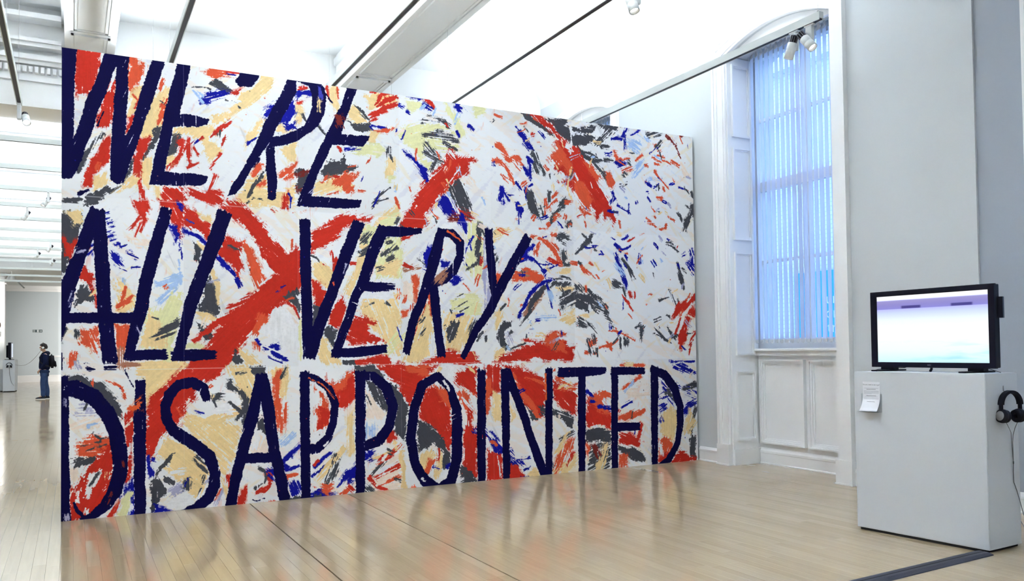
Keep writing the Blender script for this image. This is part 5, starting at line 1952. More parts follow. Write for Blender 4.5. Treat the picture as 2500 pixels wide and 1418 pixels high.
ordn = ('first', 'second', 'third', 'fourth', 'fifth', 'sixth', 'seventh', 'eighth', 'ninth', 'tenth')
FY = (12.25, 14.05, 15.85, 17.6, 19.35, 21.1, 22.85, 24.6, 26.35, 28.1)
for k, y in enumerate(FY):
    track('white lighting track across the far gallery, %s beyond the beige-shadowed header beam' % ordn[k], 'X', y, X_LEFT+.4, 6.2, ceil=5.2, wires=(-3.2, -1.3, .6), group='tracks across the far gallery', watts=UPLIGHT*FAR_K)
for k, y in enumerate((30.6, 33.2, 35.8)):
    track('white lighting track near the end of the far gallery, %s from its end wall' % ('third', 'second', 'first')[k], 'X', y, X_LEFT+.4, 6.2, ceil=5.2, wires=(-3.2, -1.3), group='tracks across the far gallery', watts=UPLIGHT*FAR_K)

def spotlight(label, pos, yaw, tilt, lit=True, group='track spotlights', z=Z_TR, watts=8):
    """gear box hanging from the track, cylindrical head on its side; yaw/tilt aim the head"""
    e = empty('spotlight', (pos[0], pos[1], z)); tag(e, label, 'spotlight', group)
    q = MB(); q.box(-.017, .017, -.05, .05, -.018, -.0005, bev=.003); q.build('track_adapter', lamp_white, e)
    q = MB(); q.box(-.021, .021, -.033, .033, -.175, -.016, bev=.008); q.build('gear_box', lamp_white, e)
    M = Matrix.Translation((0, 0, -.15)) @ Euler((0, 0, yaw)).to_matrix().to_4x4() @ Matrix.Translation((.062, 0, 0)) @ Euler((tilt, 0, 0)).to_matrix().to_4x4()
    q = MB(); q.lathe([(.0,.03),(.036,.03),(.041,.024),(.041,-.03),(.039,-.034),(.039,-.038),(.041,-.042),(.041,-.105),(.036,-.105),(.034,-.07),(0,-.07)], 24, M); h = q.build('lamp_head', lamp_white, e)
    q = MB(); 
    for k in range(10):
        a = 2*math.pi*k/10; R = Euler((0,0,a)).to_matrix().to_4x4(); q.box(.008, .033, -.003, .003, .03, .092, M @ R)
    q.lathe([(0,.094),(.030,.094),(.030,.088),(0,.088)], 16, M); q.lathe([(.012,.03),(.012,.09)], 10, M); q.build('heat_sink', fin_grey, e)
    q = MB(); q.lathe([(.0335,-.078),(.0,-.078)], 20, M, False); q.build('lens', lens_on if lit else lamp_white, e)
    q = MB(); q.tube([M @ Vector((-.062,0,-.0)), M @ Vector((-.04,0,0))], .011, 10); q.build('pivot', lamp_white, e)
    if lit:
        ld = bpy.data.lights.new('beam', 'SPOT'); ld.energy = watts; ld.spot_size = math.radians(50); ld.spot_blend = .8; ld.shadow_soft_size = .03; ld.color = (1,.96,.9)
        lo = bpy.data.objects.new('beam', ld); COLL.objects.link(lo); lo.parent = e; lo.matrix_local = M @ Matrix.Translation((0,0,-.112))
    return e
spotlight('left one of the two white spotlights in front of the window, gear box straight down', (5.575, 5.09, 0), math.radians(200), math.radians(-18))
spotlight('right one of the two white spotlights in front of the window, ribbed grey tail showing', (5.575, 4.92, 0), math.radians(190), math.radians(38))
spotlight('white spotlight cut by the top border on the track right of the panelled beam', (3.744, 4.93, 0), math.radians(190), math.radians(20))
sp = spotlight('glowing spotlight at the end of the leftmost track', (-.516, 10.38, 0), math.radians(10), math.radians(-48))
far_l = ('white spotlight on the third far track, close to the mural edge', 'white spotlight on the fourth far track, farthest from the mural edge', 'white spotlight on the seventh far track, highest of the cluster of three', 'white spotlight on the eighth far track, leftmost of the cluster of three', 'white spotlight on the ninth far track, lowest of the cluster of three')
for (x, y, yw), l in zip(((-.36, FY[2], 30), (-.74, FY[3], 20), (-.47, FY[6], 10), (-.80, FY[7], 0), (-.50, FY[8], -10)), far_l):
    spotlight(l, (x, y, 0), math.radians(90+yw), math.radians(35), lit=True, group='spotlights in the far gallery')
for x, wh in ((-3.6, 'left of the white pier'), (.4, 'first behind the mural'), (2.0, 'second behind the mural'), (3.6, 'third behind the mural')):  # added lamps hidden from the camera, put in to brighten the far wall
    spotlight('added unseen fill spotlight on the last far track, %s' % wh, (x, 35.8, 0), math.radians(0), math.radians(80), group='added fill spots at the far end', watts=1700)

# ================================================================== VERTICAL BLINDS
def blind(yc, label):
    e = empty('vertical_blind', (6.93, yc, 4.77)); tag(e, label, 'blind', 'vertical blinds')
    q = MB(); q.box(-.028, .028, -OW+.03, OW-.03, -.03, .018, bev=.004); q.build('head_rail', white_paint, e)
    Z1, Z0 = -.07, -3.385
    s = MB(); w = .0445; sec = [(-w,0),(-w/3,.004),(w/3,.004),(w,0)]
    A = [(x, y, Z0) for y, x in sec]; B = [(x, y, Z1) for y, x in sec]
    s.add(A+B, [(i, i+1, 5+i, 4+i) for i in range(3)]); sm = s.mesh('slat'); sm.materials.append(slat_m)
    for p in sm.polygons: p.use_smooth = True
    h = MB(); h.box(-.006, .006, -.016, .016, Z1-.004, Z1+.045); h.box(-.0035, .0035, -.046, .046, Z1-.03, Z1+.004); hm = h.mesh('hanger'); hm.materials.append(white_plastic)
    g = MB(); g.box(-.0035, .0035, -.046, .046, Z0-.004, Z0+.03); g.box(-.005, .005, -.012, .012, Z0-.012, Z0-.002); gm = g.mesh('weight'); gm.materials.append(white_plastic)
    n = 19; sp_ = (2*OW-.14)/(n-1); ang = -math.radians(22)
    for k in range(n):
        o = bpy.data.objects.new('slat', sm); COLL.objects.link(o); o.parent = e; o.location = (0, -OW+.07+k*sp_, 0)
        o.rotation_euler = (0, 0, ang+math.radians(rs.uniform(-4, 4)))
        for nm, me_ in (('hanger', hm), ('weight', gm)):
            c = bpy.data.objects.new(nm, me_); COLL.objects.link(c); c.parent = o
    q = MB(); q.tube([(-.03, OW-.05, -.02), (-.032, OW-.05, -1.8), (-.03, OW-.05, -3.0)], .002, 5); q.build('pull_cord', white_plastic, e)
    return e
blind(6.30, 'white vertical slat blind glowing blue in the window beside the mural')
blind(10.03, 'white vertical slat blind of the window peeping above the mural')
# ================================================================== PLINTH, TELEVISION, HEADPHONES
PA, PB_, PC = Vector((5.068,4.136,0)), Vector((5.162,3.211,0)), Vector((5.535,3.226,0)); PD = PA+PC-PB_
ZP = 1.147
pl = empty('display_plinth', ((PA.x+PC.x)/2, (PA.y+PC.y)/2, 0)); tag(pl, 'large white plinth in the foreground carrying the television', 'plinth')
b = MB(); bm = bmesh.new()
vs_ = [bm.verts.new((p.x, p.y, z)) for z in (.018, ZP) for p in (PA, PD, PC, PB_)]
for f in ((0,1,2,3),(7,6,5,4),(0,4,5,1),(1,5,6,2),(2,6,7,3),(3,7,4,0)): bm.faces.new([vs_[i] for i in f])
bmesh.ops.bevel(bm, geom=bm.edges[:], offset=.003, segments=2, affect='EDGES'); b.bm(bm); local(b.build('body', plinth_white), pl)
cen = (PA+PC)/2; ins = [cen+(p-cen)*.955 for p in (PA, PD, PC, PB_)]
b = MB(); b.prism([(p.x, p.y) for p in ins], 0, .022); local(b.build('recessed_base', dark_base), pl)
eAB = (PB_-PA).normalized(); nAB = Vector((eAB.y, -eAB.x, 0)); nAB = nAB if nAB.x < 0 else -nAB
eBC = (PC-PB_).normalized(); nBC = Vector((eBC.y, -eBC.x, 0)); nBC = nBC if nBC.y < 0 else -nBC
def fr(o_, ex, n_): return Matrix(((ex.x, n_.x, 0, o_.x), (ex.y, n_.y, 0, o_.y), (0, 0, 1, 0), (0, 0, 0, 1)))
MF = fr(PA, eAB, nAB)        # front face frame: x along the face, y outwards
MS = fr(PB_, eBC, nBC)       # side face frame

# leaflet in a clear shelf
lh = empty('leaflet_holder', tuple(MF @ Vector((.13, .02, .862)))); tag(lh, 'clear acrylic leaflet shelf fixed to the plinth front', 'holder')
b = MB(); b.box(.055, .215, .0006, .003, .862, .99, MF); b.box(.055, .215, .0006, .055, .860, .863, MF); b.box(.055, .215, .052, .055, .860, .874, MF); local(b.build('shelf', acrylic_m), lh)
lf = empty('leaflet', tuple(MF @ Vector((.13, .02, .866)))); tag(lf, 'white printed leaflet curling forward on the plinth front', 'leaflet')
NS = 14; curve = []
for k in range(NS+1):
    t = k/NS; z = 1.076-.209*t; out = .004+.048*max(0, (t-.45)/.55)**2.2; curve.append((z, out, t))
b = MB()
for th, flip in ((0, False), (.0006, True)):
    V = []
    for z, out, t in curve: V += [MF @ Vector((.070, out+th, z)), MF @ Vector((.204, out+th, z))]
    b.add(V, [(2*i, 2*i+1, 2*i+3, 2*i+2) for i in range(NS)], True)
local(b.build('sheet', paper, fix=False), lf)
def on_leaf(t): 
    z = 1.076-.209*t; return z, .004+.048*max(0, (t-.45)/.55)**2.2
def print_bar(u0, u1, t0, t1, m, nm='text_line'):
    q = MB(); za, oa = on_leaf(t0); zb, ob = on_leaf(t1)
    q.face([MF @ Vector((u0, oa+.0011, za)), MF @ Vector((u1, oa+.0011, za)), MF @ Vector((u1, ob+.0011, zb)), MF @ Vector((u0, ob+.0011, zb))]); local(q.build(nm, m), lf)
Rf = Matrix(((eAB.x, 0, nAB.x), (eAB.y, 0, nAB.y), (0, 1, 0))).to_euler()
lettering('Do you need to let it go?', tuple(MF @ Vector((.137, .0052, 1.055))), Rf, .0128, ink, lf, 'title_lettering', .0001)
for u0, u1, t0, t1, m in ((.082,.192,.215,.228,ink_pale),(.100,.172,.25,.262,ink),(.080,.196,.31,.32,ink_pale),(.080,.196,.335,.345,ink_pale),(.080,.196,.36,.37,ink_pale),(.080,.196,.385,.395,ink_pale),(.080,.14,.41,.42,ink_pale),(.098,.175,.475,.487,ink),(.084,.19,.5,.51,ink_pale),(.08,.196,.54,.55,ink_pale),(.08,.196,.565,.575,ink_pale),(.08,.196,.59,.60,ink_pale),(.106,.168,.68,.69,ink)):
    print_bar(u0, u1, t0, t1, m)

# television: local x = back-to-front depth, faces -X
TVX, TY0, TY1, TZ0, TZ1 = 5.325, 3.236, 4.182, 1.176, 1.737
tv = empty('television', (TVX+.04, (TY0+TY1)/2, ZP)); tag(tv, 'black flat screen television on the white foreground plinth, showing a pale blue picture', 'television')
b = MB()
SY0, SY1, SZ0, SZ1 = 3.279, 4.131, 1.213, 1.699
x0, x1 = TVX-.004, TVX+.022
b.box(x0, x1, TY0, SY0, TZ0, TZ1, bev=.003); b.box(x0, x1, SY1, TY1, TZ0, TZ1, bev=.003); b.box(x0, x1, SY0-.004, SY1+.004, TZ0, SZ0, bev=.003); b.box(x0, x1, SY0-.004, SY1+.004, SZ1, TZ1, bev=.003)
local(b.build('bezel', tv_black), tv)
b = MB(); b.box(TVX+.018, TVX+.06, TY0+.004, TY1-.004, TZ0+.004, TZ1-.003, bev=.006); b.box(TVX+.055, TVX+.095, TY0+.12, TY1-.12, TZ0+.1, TZ1-.08, bev=.012); local(b.build('casing', tv_black), tv)
b = MB(); b.prism([(TVX+.04, TY0+.012), (TVX+.085, TY0+.012), (TVX+.085, TY0-.012), (TVX+.06, TY0-.018), (TVX+.045, TY0-.004)], 1.51, 1.65); local(b.build('side_handle', tv_black), tv)
# screen: object space 0..1 so that the picture sits in it
me = bpy.data.meshes.new('screen'); me.from_pydata([(0,0,0),(0,1,0),(0,1,1),(0,0,1),(1,0,0),(1,1,0),(1,1,1),(1,0,1)], [], [(0,1,2,3),(4,7,6,5),(0,4,5,1),(3,2,6,7),(0,3,7,4),(1,5,6,2)])
so = link('screen', me, screen_m); so.scale = (.004, -(SY1-SY0), SZ1-SZ0); so.location = (TVX+.006, SY1, SZ0); local(so, tv)
lettering('NEC', (TVX-.0045, (TY0+TY1)/2-.0, 1.194), (math.pi/2, 0, -math.pi/2), .015, mark_grey, tv, 'bezel_lettering', .0002)
for yc, nm in ((4.06, 0), (3.385, 1)):
    q = MB(); q.box(TVX-.135, TVX+.195, yc-.026, yc+.026, ZP, ZP+.011, bev=.004); q.box(TVX+.012, TVX+.07, yc-.055, yc+.055, ZP+.008, TZ0+.03, bev=.004); local(q.build('foot', tv_black), tv)
b = MB(); b.tube([(TVX+.05, 3.73, 1.185), (TVX+.02, 3.71, 1.165), (TVX+.0, 3.705, ZP+.006)], .009, 8); local(b.build('power_plug', tv_black), tv)
b = MB(); b.tube([(TVX+.07, 3.85, 1.20), (TVX+.06, 3.95, 1.172), (TVX+.03, 4.06, 1.168), (TVX-.03, 4.11, ZP+.012), (TVX-.08, 4.105, ZP+.004)], .0022, 6); b.tube([(TVX+.06, 3.4, 1.2), (TVX+.05, 3.33, 1.178), (TVX+.04, 3.27, 1.162), (TVX+.03, 3.225, ZP+.004)], .0022, 6); local(b.build('lead', tv_black), tv)

# headphones on a hook on the plinth's side
hk = MB(); hk.tube([MS @ Vector((.203,.0008,1.065)), MS @ Vector((.203,.004,1.03)), MS @ Vector((.203,.03,1.028)), MS @ Vector((.203,.036,1.036))], .0028, 8); hk.box(.199,.207,0,.002,1.03,1.062,MS); local(hk.build('hook', silver), pl)
hp = empty('headphones', tuple(MS @ Vector((.25, .045, .85)))); tag(hp, 'black headphones with a silver ear disc hanging on the foreground plinth\'s side', 'headphones')
# band: an arch turned slightly away from the face, crown resting on the hook
HF = MS @ Matrix.Translation((.192, .050, 0)) @ Euler((0, 0, math.radians(14))).to_matrix().to_4x4()
def arch(rx, rz, z0, n=22): return [(rx*math.cos(a), z0+rz*math.sin(a)) for a in [math.pi*k/(n-1) for k in range(n)]]
def band(b_, prof_o, prof_i, w0):
    n = len(prof_o); V = []
    for (xo, zo), (xi, zi) in zip(prof_o, prof_i):
        V += [HF @ Vector((xo, -w0, zo)), HF @ Vector((xo, w0, zo)), HF @ Vector((xi, w0, zi)), HF @ Vector((xi, -w0, zi))]
    F = []
    for i in range(n-1):
        for k in range(4): F.append((4*i+k, 4*i+(k+1)%4, 4*i+4+(k+1)%4, 4*i+4+k))
    F += [(3,2,1,0), tuple(range(4*n-4, 4*n))]; b_.add(V, F)
q = MB(); band(q, arch(.088, .092, .945), arch(.068, .074, .945), .017); local(q.build('headband', black_foam), hp)
for s in (-1, 1):
    q = MB(); q.box(s*.078-.008, s*.078+.008, -.011, .011, .895, .948, HF, bev=.003); local(q.build('slider', black_foam), hp)
    C = HF @ Matrix.Translation((s*.066, 0, .872)) @ Euler((0, s*math.radians(82), 0)).to_matrix().to_4x4()
    q = MB(); q.lathe([(0,.024),(.034,.024),(.043,.018),(.045,.006),(.045,-.004),(.040,-.008),(0,-.008)], 26, C); local(q.build('ear_cup', black_foam), hp)
    q = MB(); q.lathe([(.018,-.030),(.030,-.034),(.041,-.028),(.043,-.016),(.040,-.006),(.030,-.004),(.018,-.006),(.016,-.018),(.018,-.030)], 26, C); local(q.build('ear_pad', black_foam), hp)
    q = MB(); q.lathe([(0,.0265),(.029,.0265),(.031,.024)], 26, C); d = local(q.build('ear_disc', silver), hp)
def world_poly(pts): return [MS @ Vector(p) for p in pts]
q = MB()
q.tube(world_poly([(.150,.042,.832),(.18,.042,.795),(.235,.025,.76),(.262,.012,.70),(.279,.008,.62),(.288,.006,.565)]), .0021, 6)
q.tube(world_poly([(.245,.064,.832),(.246,.045,.79),(.268,.02,.74),(.278,.011,.69),(.285,.008,.62),(.289,.006,.565)]), .0021, 6)
q.tube(world_poly([(.289,.006,.567),(.289,.006,.55)]), .0042, 8)
q.tube(world_poly([(.289,.006,.552),(.285,.006,.50),(.288,.006,.43),(.32,.007,.37),(.35,.008,.30),(.385,.010,.21),(.41,.012,.17),(.43,.012,.12),(.40,.012,.10),(.385,.010,.13),(.39,-.01,.16)]), .0024, 6)
local(q.build('cord', cord_grey), hp)

# rubber cable cover on the floor, running under the plinth
cc = MB(); d = Vector((5.173-3.926, 3.291-3.237, 0)).normalized(); nn = Vector((-d.y, d.x, 0)); org = Vector((4.03, 3.19, 0))
prof = [(-.062,0),(-.058,.005),(-.030,.014),(.030,.014),(.058,.005),(.062,0)]
A0, A1 = org-d*1.6, org+d*1.115
V = [A0+nn*p+Vector((0,0,z)) for p, z in prof]+[A1+nn*p+Vector((0,0,z)) for p, z in prof]
cc.add(V, [(i, i+1, 7+i, 6+i) for i in range(5)]+[(5,4,3,2,1,0), (6,7,8,9,10,11), (0,6,11,5)])
cover = empty('cable_cover', tuple(org)); tag(cover, 'dark rubber cable cover lying across the floor in front of the plinth', 'cable cover')
local(cc.build('ramp', rubber), cover)
g = MB(); g.add([A0+nn*p+Vector((0,0,.0145)) for p in (-.006,.006)]+[A1+nn*p+Vector((0,0,.0145)) for p in (.006,-.006)], [(0,1,2,3)]); local(g.build('groove', dark_base), cover)

# ================================================================== THE FAR GALLERY
fp = empty('display_plinth', (-2.06, 36.0, 0)); tag(fp, 'small white plinth in the far gallery in front of the listening visitor', 'plinth')
b = MB(); b.prism([(-2.256,35.47),(-1.874,35.47),(-1.841,36.55),(-2.223,36.55)], .03, 1.18); local(b.build('body', plinth_white), fp)
b = MB(); b.prism([(-2.24,35.5),(-1.89,35.5),(-1.86,36.5),(-2.2,36.5)], 0, .035); local(b.build('recessed_base', dark_base), fp)
f2 = empty('display_plinth', (-2.5, 36.3, 0)); tag(f2, 'low white shelf unit cut off by the left border', 'plinth')
b = MB(); b.box(-2.75, -2.29, 35.9, 36.6, .03, .79); b.box(-2.77, -2.275, 35.88, 36.62, .79, .82); local(b.build('body', plinth_white), f2)
b = MB(); b.box(-2.72, -2.32, 35.93, 36.57, 0, .035); local(b.build('recessed_base', dark_base), f2)
ft = empty('television', (-2.06, 36.0, 1.18)); tag(ft, 'small dark television seen edge-on on the far plinth', 'television')
b = MB(); b.box(-2.10, -2.01, 35.6, 36.4, 1.24, 1.82, bev=.008); local(b.build('casing', tv_black), ft)
b = MB(); b.box(-2.008, -1.985, 35.58, 36.42, 1.22, 1.83, bev=.005); local(b.build('bezel', mat('tv_edge', (.30,.31,.36,1), .4, .5, noise=.02)), ft)
b = MB(); b.box(-2.17, -2.10, 35.8, 36.2, 1.26, 1.72, bev=.02); local(b.build('back_box', tv_black), ft)
b = MB(); b.box(-2.22, -1.93, 35.75, 36.25, 1.18, 1.197, bev=.005); b.box(-2.09, -2.02, 35.9, 36.1, 1.19, 1.25); local(b.build('foot', tv_black), ft)
b = MB(); b.box(-1.986, -1.9835, 35.63, 36.37, 1.27, 1.79); local(b.build('screen', mat('far_screen', (.02,.02,.03,1), .2, .5, emit=(.7,.8,1,1), estr=.6)), ft)
fh = empty('headphones', (-2.05, 35.44, .97)); tag(fh, 'black headphones hanging on the front of the far plinth', 'headphones')
b = MB(); n = 14
b.tube([(-2.05+.095*math.cos(math.pi*k/n), 35.425, .97+.10*math.sin(math.pi*k/n)) for k in range(n+1)], .010, 8); local(b.build('headband', black_foam), fh)
for s in (-1, 1):
    b = MB(); b.tube([(-2.05+s*.035, 35.425, .93), (-2.05+s*.08, 35.425, .95)], [.05, .045], 14); local(b.build('ear_cup', black_foam), fh)
b = MB(); b.tube([(-2.05, 35.46, .90), (-2.03, 35.455, .6), (-1.98, 35.455, .35), (-1.9, 35.455, .22)], .005, 6); local(b.build('cord', cord_grey), fh)
b = MB(); b.tube([(-2.05, 35.468, 1.075), (-2.05, 35.42, 1.07)], .006, 6); local(b.build('hook', silver), fp)
# ball on a stand at the left border
st = empty('white_stand', (-2.55, 35.3, 0)); tag(st, 'tall slim white stand carrying a brown ball at the left border', 'stand')
b = MB(); b.box(-2.66, -2.44, 35.2, 35.4, 0, .03); b.tube([(-2.55, 35.3, .02), (-2.55, 35.3, 2.05)], .022, 10); local(b.build('post', white_paint), st)
b = MB(); b.lathe([(0,2.0),(.16,2.0),(.25,2.04),(.26,2.20),(.22,2.24),(0,2.252)], 20, Matrix.Translation((-2.55, 35.3, 0))); local(b.build('cup', white_paint), st)
ba = MB(); ba.sphere((-2.50, 35.3, 2.455), .20); o = ba.build('brown_ball', brown_m); tag(o, 'brown ball half cut off by the left border', 'ball')
# exit sign
ex = empty('exit_sign', (-1.53, Y_FAR-.02, 2.54)); tag(ex, 'small dark green exit sign with white arrow on the far wall', 'sign')
b = MB(); b.box(-1.74, -1.32, Y_FAR-.02, Y_FAR-.001, 2.475, 2.605); local(b.build('plate', sign_green), ex)
def sgn(x0, x1, z0, z1, nm): 
    q = MB(); q.box(x0, x1, Y_FAR-.026, Y_FAR-.0195, z0, z1); local(q.build(nm, sign_white), ex)
for z in (2.575, 2.535, 2.495): sgn(-1.725, -1.625, z-.006, z+.010, 'text_line')
sgn(-1.555, -1.475, 2.485, 2.597, 'door_symbol')
q = MB(); q.prism([(-1.45, -.012), (-1.385, -.012), (-1.385, -.045), (-1.335, 0), (-1.385, .045), (-1.385, .012), (-1.45, .012)], 0, .007)
q.v = [(x, Y_FAR-.019-z, 2.54+y) for x, y, z in q.v]; local(q.build('arrow', sign_white), ex)
# floodlight on the pier
fl = empty('floodlight', (-2.2, 39.5, 4.5)); tag(fl, 'white floodlight with slanting grey bar below the far ceiling', 'lamp')
b = MB(); b.lathe([(.05,.16),(.08,.14),(.20,-.12),(.19,-.13),(.07,.12)], 20, Matrix.Translation((-2.2, 39.2, 4.52))); local(b.build('shade', white_paint), fl)
b = MB(); b.sphere((-2.2, 39.2, 4.47), .07); local(b.build('bulb', lens_on), fl)
b = MB(); b.tube([(-2.2, 39.2, 4.66), (-2.2, 39.2, 4.79)], .02, 8); local(b.build('stem', white_paint), fl)
b = MB(); b.tube([(-2.02, 39.15, 4.41), (-1.74, 39.15, 4.10)], .026, 8); b.tube([(-2.16, 39.18, 4.58), (-2.02, 39.15, 4.41)], .014, 8); local(b.build('slanting_bar', mat('bar_grey', (.34,.36,.36,1), .5, .4, noise=.03)), fl)

# ================================================================== THE VISITOR (faces -X, seen in profile)
PX, PY = -.80, 28.85
person = empty('person', (PX, PY, 0)); tag(person, 'person in navy hoodie and blue jeans standing in profile wearing headphones', 'person')
def skinned(name, verts, edges, radii, m, parent, root=0, sub=2):
    me = bpy.data.meshes.new(name); me.from_pydata(verts, edges, []); me.materials.append(m)
    o = bpy.data.objects.new(name, me); COLL.objects.link(o); o.parent = parent
    md = o.modifiers.new('skin', 'SKIN'); md.use_smooth_shade = True; md.branch_smoothing = .4
    for i, r in enumerate(radii): me.skin_vertices[0].data[i].radius = r if isinstance(r, tuple) else (r, r)
    for i in range(len(verts)): me.skin_vertices[0].data[i].use_root = (i == root)
    s = o.modifiers.new('smooth', 'SUBSURF'); s.levels = sub; s.render_levels = sub
    return o
# local axes: -x forward, -y the visitor's left (towards the viewer)
V = []; E = []; R = []
def add(p, r, frm=None):
    V.append(p); R.append(r)
    if frm is not None: E.append((frm, len(V)-1))
    return len(V)-1
pel = add((.06,0,.93), .06); sp1 = add((.06,0,1.08), .07, pel); ch = add((.075,0,1.27), .10, sp1); nb = add((.075,0,1.415), .055, ch); nt_ = add((.045,0,1.475), .052, nb)
jaw = add((.012,0,1.515), (.062,.075), nt_); hd_ = add((.012,0,1.59), (.078,.092), jaw); ht = add((.022,0,1.655), (.055,.062), hd_)
chin = add((-.058,0,1.487), .026, jaw); nose = add((-.088,0,1.562), .013, hd_); brow = add((-.055,0,1.605), .03, hd_)
hands = []
for s in (-1, 1):
    sh = add((.075, s*.165, 1.365), .058, ch); el = add((.085, s*.235, 1.12), .042, sh); wr = add((-.055, s*.125, .895), .027, el)
    pm = add((-.105, s*.085, .845), (.024,.034), wr)
    for k, (dx, dz) in enumerate(((-.020,.012),(-.018,-.006),(-.012,-.022),(-.004,-.036))):
        a = add((-.105+dx*1.2, s*.055, .835+dz), .0095, pm); bq = add((-.110+dx*1.1, s*.022, .815+dz), .0085, a); add((-.100+dx, s*.002, .800+dz), .0075, bq)
    a = add((-.088, s*.066, .868), .011, pm); add((-.103, s*.030, .862), .0095, a)
for s, kx, ax in ((-1, -.005, .005), (1, .07, .11)):
    hp_ = add((.06, s*.088, .85), .06, pel); kn = add((kx+.01, s*.10, .49), .058, hp_); cf = add((ax+.01, s*.10, .32), .052, kn); an = add((ax, s*.10, .10), .036, cf); toe = add((ax-.10, s*.105, .045), .032, an)
body = skinned('body', V, E, R, skin, person)
# clothing
V = []; E = []; R = []
pel = add((.055,0,.845), (.14,.172)); sp1 = add((.05,0,1.03), (.138,.168), pel); ch = add((.065,0,1.25), (.14,.18), sp1); sh0 = add((.075,0,1.375), (.095,.12), ch); nb = add((.07,0,1.435), (.075,.075), sh0)
for s in (-1, 1):
    sh = add((.075, s*.165, 1.36), .074, sh0); el = add((.09, s*.24, 1.12), .062, sh); wr = add((-.045, s*.13, .905), .043, el)
skinned('hoodie', V, E, R, hoodie_m, person)
b = MB(); b.sphere((.125, 0, 1.40), (.075, .10, .065)); b.build('hood', hoodie_m, person)
b = MB(); b.lathe([(.128,.0),(.136,.012),(.136,.055),(.128,.065)], 24, Matrix.Translation((.055, 0, .80)) @ Matrix.Diagonal((1, 1.2, 1, 1))); b.build('waistband', hoodie_m, person)
V = []; E = []; R = []
pel = add((.055,0,.89), (.118,.150))
for s, kx, ax in ((-1, -.005, .005), (1, .07, .11)):
    hp_ = add((.055, s*.086, .80), .104, pel); th = add((.03 if s < 0 else .065, s*.095, .65), .088, hp_); kn = add((kx+.01, s*.10, .48), .074, th); cf = add((ax+.015, s*.10, .28), .070, kn); an = add((ax+.012, s*.10, .055), .066, cf)
skinned('jeans', V, E, R, jeans_m, person)
for s, ax in ((-1, .005), (1, .11)):
    b = MB(); n = 10; V0 = []
    prof = [(.075,.034,.0),(.078,.040,.03),(.066,.040,.075),(-.02,.042,.078),(-.08,.044,.055),(-.14,.043,.040),(-.175,.032,.026),(-.188,.012,.014)]
    for x, w, z in prof:
        ring = [(ax+x, s*.103+w*math.cos(math.pi*k/n), .012+(z+.008)*max(0, math.sin(math.pi*k/n))**.6) for k in range(n+1)]; V0 += ring
    m_ = n+1
    F = [(i*m_+k, i*m_+k+1, (i+1)*m_+k+1, (i+1)*m_+k) for i in range(len(prof)-1) for k in range(n)]
    b.add(V0, F, True); b.face([V0[k] for k in range(m_)]); sh_o = b.build('shoe', shoe_m, person)
    b = MB(); out = [(ax+x, s*.103+w*1.04) for x, w, z in prof]+[(ax+x, s*.103-w*1.04) for x, w, z in reversed(prof)]; b.prism(out, 0, .018); q = b.build('sole', sole_m, sh_o)
# hair and face
b = MB(); bm = bmesh.new(); bmesh.ops.create_uvsphere(bm, u_segments=28, v_segments=18, radius=1)
rh = random.Random(2)
for v in list(bm.verts):
    c = v.co.copy()
    front = c.x < -.28 and c.z < .42; low = c.z < -.62
    if front or low or (c.x < .1 and c.z < -.25): v.co = c*.70
    else: v.co = c*(1+rh.uniform(-.03, .07))
for v in bm.verts: v.co = Vector((.022+v.co.x*.112, v.co.y*.108, 1.588+v.co.z*.115))
b.bm(bm, None, True); b.build('hair', hair_m, person)
for s in (-1, 1):
    b = MB(); b.sphere((-.062, s*.032, 1.575), (.010,.012,.008)); b.build('eye', eye_m, person)
    b = MB(); b.sphere((.012, s*.083, 1.565), (.020,.010,.030)); b.build('ear', skin, person)
b = MB(); b.sphere((-.073, 0, 1.520), (.009,.022,.006)); b.build('mouth', lip_m, person)
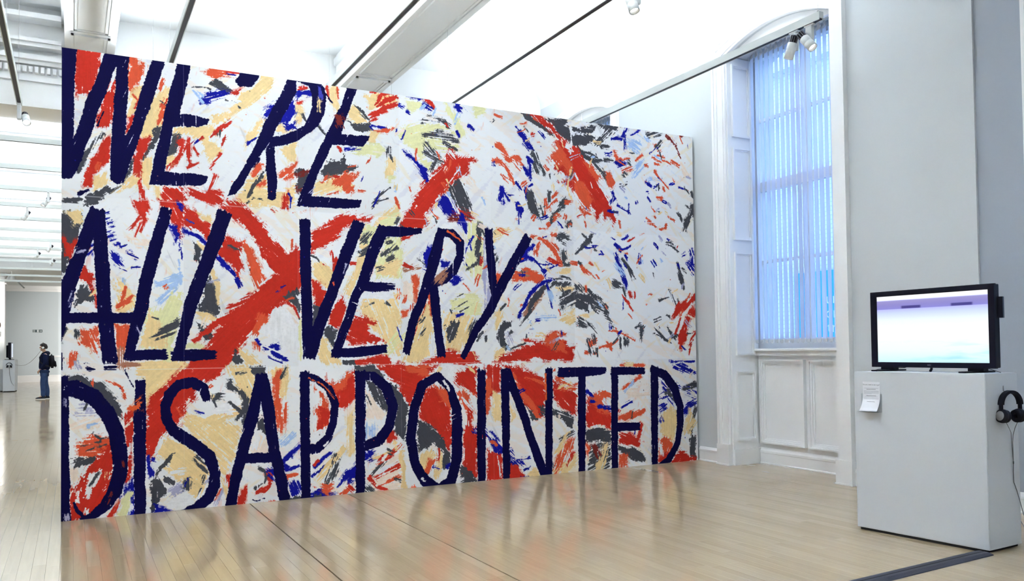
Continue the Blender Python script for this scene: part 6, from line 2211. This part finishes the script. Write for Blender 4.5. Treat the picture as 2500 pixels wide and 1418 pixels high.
# backpack
bp_ = empty('backpack', (PX+.24, PY, .92)); tag(bp_, 'black backpack on the visitor\'s back', 'backpack')
def padded(x0, x1, y0, y1, z0, z1, bev):
    bm = bmesh.new(); bmesh.ops.create_cube(bm, size=1)
    for v in bm.verts:
        top = v.co.z > 0; v.co = Vector(((x0+x1)/2+v.co.x*(x1-x0)*(.72 if top else 1)-(.022 if top else 0), (y0+y1)/2+v.co.y*(y1-y0)*(.86 if top else 1), (z0+z1)/2+v.co.z*(z1-z0)))
    bmesh.ops.bevel(bm, geom=bm.edges[:], offset=bev, segments=3, affect='EDGES'); q = MB(); q.bm(bm, None, True); return q
o = padded(PX+.175, PX+.345, PY-.155, PY+.155, .94, 1.375, .05).build('main_bag', pack_m); local(o, bp_)
o = padded(PX+.31, PX+.385, PY-.12, PY+.12, .955, 1.18, .03).build('front_pocket', pack_m); local(o, bp_)
for s in (-1, 1):
    q = MB(); pts = [(PX+.19, PY+s*.10, 1.36), (PX+.10, PY+s*.118, 1.452), (PX+.0, PY+s*.122, 1.40), (PX-.075, PY+s*.120, 1.27), (PX-.06, PY+s*.155, 1.13), (PX+.06, PY+s*.195, 1.03), (PX+.19, PY+s*.14, .99)]
    q.tube(pts, .017, 8); local(q.build('shoulder_strap', pack_m), bp_)
q = MB(); q.tube([(PX+.19, PY-.03, 1.36), (PX+.20, PY-.02, 1.41), (PX+.20, PY+.02, 1.41), (PX+.19, PY+.03, 1.36)], .008, 8); local(q.build('grab_loop', pack_m), bp_)
# the visitor's headphones with the long lead to the plinth
vh = empty('headphones', (PX+.01, PY, 1.57)); tag(vh, 'white headphones worn by the visitor, thin grey lead trailing to the far plinth', 'headphones')
q = MB(); q.tube([(PX+.012, PY+.112*math.cos(math.pi*k/14), 1.572+.150*math.sin(math.pi*k/14)) for k in range(15)], .009, 8); local(q.build('headband', hair_m), vh)
for s in (-1, 1):
    q = MB(); q.tube([(PX+.012, PY+s*.090, 1.565), (PX+.012, PY+s*.112, 1.565), (PX+.012, PY+s*.122, 1.565)], [.034, .036, .026], 16); local(q.build('ear_cup', white_plastic), vh)
q = MB(); P0, P1 = Vector((PX+.0, PY-.115, 1.535)), Vector((-1.86, 35.46, 1.0)); n = 18
q.tube([P0.lerp(P1, k/n)+Vector((0, 0, -.22*math.sin(math.pi*k/n)**1)) for k in range(n+1)], .0045, 6); local(q.build('lead', cord_grey), vh)
